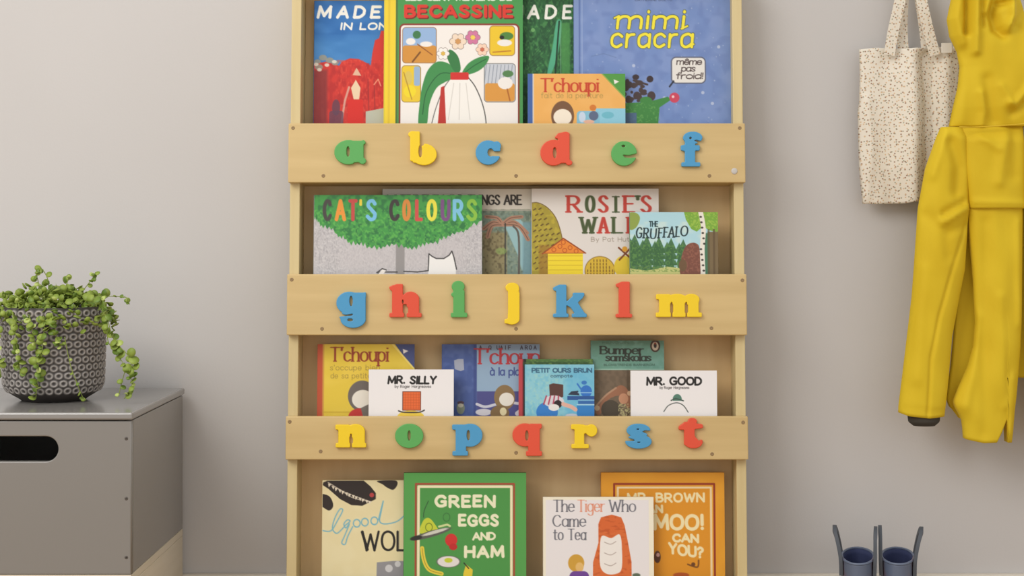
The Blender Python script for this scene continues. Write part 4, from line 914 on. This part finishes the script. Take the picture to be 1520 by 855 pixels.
def ribbon(name, pts, wid, th, m, parent, org):
    """flat strap along world points, its width across the picture plane"""
    P_ = [Vector(p) for p in crom([tuple(p) for p in pts], 8)]; V = []; Fc = []
    for i, p in enumerate(P_):
        t = (P_[min(i+1, len(P_)-1)]-P_[max(i-1, 0)]); t.y = 0; t.normalize(); s = Vector((t.z, 0, -t.x))*wid/2
        for a, b in ((-1, -1), (1, -1), (1, 1), (-1, 1)): V.append(p+s*a+Vector((0, b*th/2, 0))-Vector(org))
    for i in range(len(P_)-1):
        for k in range(4): a, b = i*4+k, i*4+(k+1) % 4; Fc.append((a, b, b+4, a+4))
    Fc.append((0, 1, 2, 3)); n = len(V); Fc.append((n-1, n-2, n-3, n-4))
    me = pydata(name, V, Fc); bm = bmesh.new(); bm.from_mesh(me); bmesh.ops.recalc_face_normals(bm, faces=bm.faces[:]); bm.to_mesh(me); bm.free()
    return link(name, me, m, parent, False)
def peg(u, v, label):
    p = W(u, v, WALL); o = meta(empty('wall_peg', (p.x, WALL, p.z)), label, 'peg')
    lathe('dowel', [(.0075, 0), (.0075, -.055)], 20, M['peg'], o, axis='Y'); lathe('knob', [(.0075, -.055), (.013, -.058), (.014, -.064), (.011, -.071), (.004, -.073)], 20, M['peg'], o, axis='Y')
    return p

# ------------------------------------------------------------------ tote bag
TY = 2.812
pp = peg(1352, -66, 'wooden wall peg that holds the sprigged tote bag')
to = W(1348, 303, TY); tote = meta(empty('tote_bag', to), 'cream cotton tote bag with tiny flower print hanging beside the yellow raincoat', 'bag')
cloth('bag_body', [(71, 1275, 1424, .3), (110, 1276, 1425, .8), (150, 1275, 1424), (165, 1273, 1424), (250, 1275, 1422), (303, 1280, 1420, .5)], TY, .012, M['tote'], tote,
      folds=[([(1356, 66), (1357, 303)], .014, 17), ([(1373, 90), (1375, 300)], -.012, 13), ([(1284, 150), (1290, 220), (1284, 290)], .005, 9), ([(1375, 90), (1385, 300)], -.008, 16), ([(1405, 80), (1400, 300)], .005, 9), ([(1310, 100), (1322, 300)], -.003, 12)],
      sharp=.4, org=to, wr=.0005, bottom=[(1270, 302), (1300, 303), (1340, 302), (1358, 299), (1425, 302)], top=[(1270, 74), (1300, 71), (1345, 73), (1400, 70), (1425, 69)])
for dy, pts in ((-.016, [(1320, 82), (1326, 45), (1336, 0), (1346, -55), (1352, -72), (1358, -55), (1368, 0), (1378, 45), (1388, 82)]),
                (.002, [(1341, 78), (1339, 40), (1341, 0), (1346, -52), (1352, -69), (1358, -52), (1366, 0), (1372, 40), (1376, 78)])):
    ribbon('strap', [W(u, v, TY+dy*(1 if v > -40 else .4)) for u, v in pts], .0185, .0016, M['tote'], tote, to)
p = W(1405, 71, TY-.016); box('tape_tab', p.x-.009-to.x, p.x+.009-to.x, p.y-.0015-to.y, p.y-to.y, p.z-.009-to.z, p.z+.008-to.z, M['tag'], tote, .0004)

# ------------------------------------------------------------------ yellow raincoat
JY = 2.757; jo = W(1500, 655, JY); coat = meta(empty('raincoat', jo), 'yellow hooded raincoat hanging on the wall at the right edge', 'coat')
kw = dict(org=jo)
peg(1482, -26, 'wooden wall peg that holds the yellow raincoat')
cloth('back_panel', [(300, 1426, 1600), (430, 1420, 1610), (540, 1411, 1618), (596, 1404, 1622), (604, 1408, 1622)], JY+.018, .008, M['coat'], coat, bottom=[(1400, 596), (1412, 606), (1424, 622), (1450, 615), (1505, 560), (1530, 560), (1625, 600)], **kw)
front_rows = [(188, 1424, 1517, .5), (250, 1430, 1517), (310, 1434, 1517), (420, 1444, 1516), (480, 1447, 1515), (515, 1444, 1513.5), (545, 1436, 1511.5), (585, 1421, 1508), (606, 1414, 1505.5), (612, 1414.5, 1505), (628, 1426, 1503.5), (640, 1428, 1502.5), (655, 1429, 1501)]
fold_f = [([(1445, 470), (1436, 560), (1428, 600)], .006, 9), ([(1478, 440), (1484, 560), (1487, 600)], .004, 8), ([(1458, 330), (1456, 640)], -.004, 9), ([(1490, 200), (1480, 240), (1476, 270)], .006, 9), ([(1500, 190), (1500, 260)], -.005, 10), ([(1450, 205), (1475, 222)], .004, 6), ([(1498, 560), (1495, 640)], .005, 7), ([(1506, 330), (1508, 480)], .004, 6)]
cloth('front_panel', front_rows, JY-.004, .024, M['coat'], coat, folds=fold_f, sharp=.35, nv=90, nu=70, wr=.0008,
      bottom=[(1410, 640), (1426, 648), (1432, 651), (1455, 655.5), (1474, 654.5), (1481, 640), (1489, 621), (1490.2, 622), (1491.5, 655), (1502, 656)], **kw)
mr = lambda rr_: [(r[0], 3040-r[2], 3040-r[1])+tuple(r[3:]) for r in rr_]
cloth('front_panel', mr(front_rows), JY-.004, .024, M['coat'], coat, folds=[([(3040-a, b) for a, b in q], w_, s_) for q, w_, s_ in fold_f], sharp=.35, **kw)
for sgn in (0, 1):
    fr = [(186, 1424, 1519, .35), (210, 1426, 1519), (260, 1431, 1519), (309.5, 1437, 1519)]
    fo_ = fold_f[3:6]+[([(1436, 300), (1519, 302)], .003, 5)]
    if sgn: fr = mr(fr); fo_ = [([(3040-a, b) for a, b in q], w_, s_) for q, w_, s_ in fo_]
    cloth('storm_flap', fr, JY-.008, .0262, M['coat'], coat, folds=fo_, sharp=.3, nv=40, wr=.0004, **kw)
sl = [(189, 1396, 1428, .5), (205, 1389, 1436), (250, 1373, 1438), (310, 1362, 1438), (400, 1356, 1432), (440, 1353, 1424), (500, 1346, 1413), (560, 1339, 1408), (606, 1333.5, 1403), (617, 1333, 1402, .9)]
sf = [([(1432, 330), (1408, 400), (1388, 470), (1376, 530), (1372, 615)], -.0035, 3), ([(1408, 212), (1418, 250), (1416, 285)], -.012, 10), ([(1398, 196), (1386, 235), (1378, 260)], .006, 8), ([(1392, 330), (1415, 316), (1434, 308)], .008, 6),
      ([(1396, 318), (1426, 300)], -.008, 6), ([(1404, 345), (1430, 334)], -.004, 6), ([(1366, 400), (1354, 560)], .004, 10), ([(1372, 320), (1396, 340), (1402, 380)], -.004, 9), ([(1340, 604), (1400, 610)], -.002, 3)]
for sgn in (0, 1):
    r_, f_ = (sl, sf) if not sgn else (mr(sl), [([(3040-a, b) for a, b in q], w_, s_) for q, w_, s_ in sf])
    bt_ = [(1330, 611), (1345, 616), (1375, 619), (1403, 617)] if not sgn else [(1637, 617), (1665, 619), (1695, 616), (1710, 611)]
    slv = cloth('sleeve', r_, JY-.006, .027, M['coat'], coat, folds=f_, bottom=bt_, sharp=.45, nv=90, back=.6, wr=.0006, **kw)
    cr = [(608, 1346, 1397), (626, 1348, 1395), (632, 1356, 1388, .6)]
    if sgn: cr = mr(cr)
    cf = cloth('cuff', cr, JY-.008, .019, M['cuff'], slv, nv=10, nu=20, back=.8, **kw); cf['label'] = 'dark ribbed inner cuff'
# shoulder and hood
hood_rows = [(-34, 1432, 1496, .4), (-20, 1420, 1508, .8), (0, 1411, 1513), (30, 1405, 1524), (55, 1409, 1548), (78, 1420, 1575), (100, 1424, 1596), (130, 1421, 1606), (160, 1414, 1616, .9), (188, 1408, 1632, .62)]
hf = [([(1418, -20), (1412, 30), (1420, 66)], .010, 9), ([(1431, -20), (1431, 30), (1430, 50)], -.016, 5), ([(1441, -10), (1442, 40), (1442, 78)], .012, 6), ([(1452, -10), (1452, 40)], -.008, 5),
      ([(1460, 4), (1456, 20)], .010, 6), ([(1472, -4), (1466, 22), (1472, 46), (1482, 52)], -.018, 8), ([(1494, -2), (1494, 28), (1486, 48)], .016, 6), ([(1478, 8), (1490, 6)], -.016, 5), ([(1505, 40), (1516, 20)], -.008, 9),
      ([(1424, 100), (1420, 180)], .004, 9), ([(1450, 140), (1455, 168), (1452, 186)], .006, 6), ([(1460, 120), (1470, 180)], -.006, 9), ([(1490, 155), (1500, 158), (1520, 130)], .008, 6), ([(1498, 168), (1520, 150)], -.008, 7), ([(1480, 130), (1492, 152)], .004, 6)]
cloth('hood', hood_rows, JY-.004, .031, M['coat'], coat, folds=hf, sharp=.35, nv=110, nu=90, wr=.0008, **kw)
ribbon('hanging_loop', [W(1476, -8, JY-.004), W(1478, -26, JY-.004), W(1482, -38, JY-.004), W(1486, -26, JY-.004), W(1488, -8, JY-.004)], .006, .002, M['seam'], coat, jo)
# raised hems
def seam(pts, Y, r=.0009):
    v, f = tube([W(u, vv, Y)-jo for u, vv in pts], r, 6); link('seam', pydata('seam', v, f), M['seam'], coat, True)
seam([(1424, 188.5), (1440, 189), (1480, 187), (1520, 184), (1560, 185)], JY-.0335, .0012)

# ------------------------------------------------------------------ rain boots
def boot(cx, label, flip):
    Yc = 2.72; x = (cx-CX)*Yc/F; top = .181
    b = meta(empty('rain_boot', (x, Yc, 0)), label, 'boot', 'pair of rain boots'); b.rotation_euler.z = -math.atan(.6/2.72)
    n = 40
    #   z, rx, ry, y-offset (toes point to the room)
    rg = [(.012, .0308, .074, -.034), (.022, .0312, .075, -.035), (.040, .0308, .072, -.033), (.055, .0305, .066, -.024), (.070, .0305, .058, -.012), (.085, .0295, .053, -.003), (.110, .0285, .052, 0), (.150, .0272, .052, 0), (top-.004, .0268, .052, 0), (top, .0272, .0525, 0)]
    V, Fc = [], []
    for z, rx, ry, oy in rg:
        for k in range(n):
            a = 2*math.pi*k/n; V.append((rx*math.cos(a), oy+ry*math.sin(a), z+(.004*math.sin(a) if z > .1 else 0)))
    for z, rx, ry, oy in [(top, .0245, .0495, 0), (top-.01, .0240, .049, 0), (.06, .024, .045, -.004), (.03, .022, .04, -.01)]:
        for k in range(n):
            a = 2*math.pi*k/n; V.append((rx*math.cos(a), oy+ry*math.sin(a), z+(.004*math.sin(a) if z > .1 else 0)))
    nr = len(rg)+4
    for j in range(nr-1):
        for k in range(n): p_, q = j*n+k, j*n+(k+1) % n; Fc.append((p_, q, q+n, p_+n))
    Fc.append(tuple(range(n))[::-1]); Fc.append(tuple((nr-1)*n+k for k in range(n)))
    me = pydata('shaft', V, Fc); me.materials.append(M['boot']); me.materials.append(M['boot_in'])
    for i_, pl_ in enumerate(me.polygons):
        if i_ >= len(rg)*n and i_ != (nr-1)*n: pl_.material_index = 1
    o = link('shaft', me, None, b, True)
    v, f = tube([(.0262*math.cos(a), .0512*math.sin(a), top+.004*math.sin(a)) for a in np.linspace(0, 2*math.pi, 41)], .0022, 8); link('rim', pydata('rim', v, f), M['boot'], b, True)
    lathe('sole', [(.0315, 0), (.0318, .006), (.0315, .0125)], 40, M['sole'], b)
    s = b.children[-1]; s.scale = (1, 2.4, 1); s.location = (0, -.035, 0)
    for sx in (-1, 1):
        lean = .011 if sx*flip > 0 else .0018   # outer handles splay outwards
        x0 = sx*.027
        pts = [Vector((x0, -.026, top-.028)), Vector((x0+sx*.001, -.024, top)), Vector((x0+sx*lean*.6, -.018, top+.028)), Vector((x0+sx*lean, -.008, top+.043)), Vector((x0+sx*lean, .008, top+.044)), Vector((x0+sx*lean*.6, .018, top+.030)), Vector((x0+sx*.001, .024, top)), Vector((x0, .026, top-.028))]
        q = [Vector(p_) for p_ in crom([tuple(p_) for p_ in pts], 6)]; V, Fc = [], []
        for i, p_ in enumerate(q):
            t = (q[min(i+1, len(q)-1)]-q[max(i-1, 0)]).normalized(); nn = Vector((1, 0, 0)).cross(t).normalized()
            for a, c2 in ((-1, -1), (1, -1), (1, 1), (-1, 1)): V.append(p_+Vector((a*.0030, 0, 0))+nn*c2*.0048)
        for i in range(len(q)-1):
            for k in range(4): a, c2 = i*4+k, i*4+(k+1) % 4; Fc.append((a, c2, c2+4, a+4))
        Fc.append((0, 1, 2, 3)); m_ = len(V); Fc.append((m_-1, m_-2, m_-3, m_-4))
        me = pydata('handle', V, Fc); bm = bmesh.new(); bm.from_mesh(me); bmesh.ops.recalc_face_normals(bm, faces=bm.faces[:]); bm.to_mesh(me); bm.free()
        link('handle', me, M['boot_h'], b)
boot(1273.5, 'left one of the two blue-grey child rain boots under the tote bag', -1)
boot(1332.5, 'right one of the two blue-grey child rain boots under the tote bag', 1)
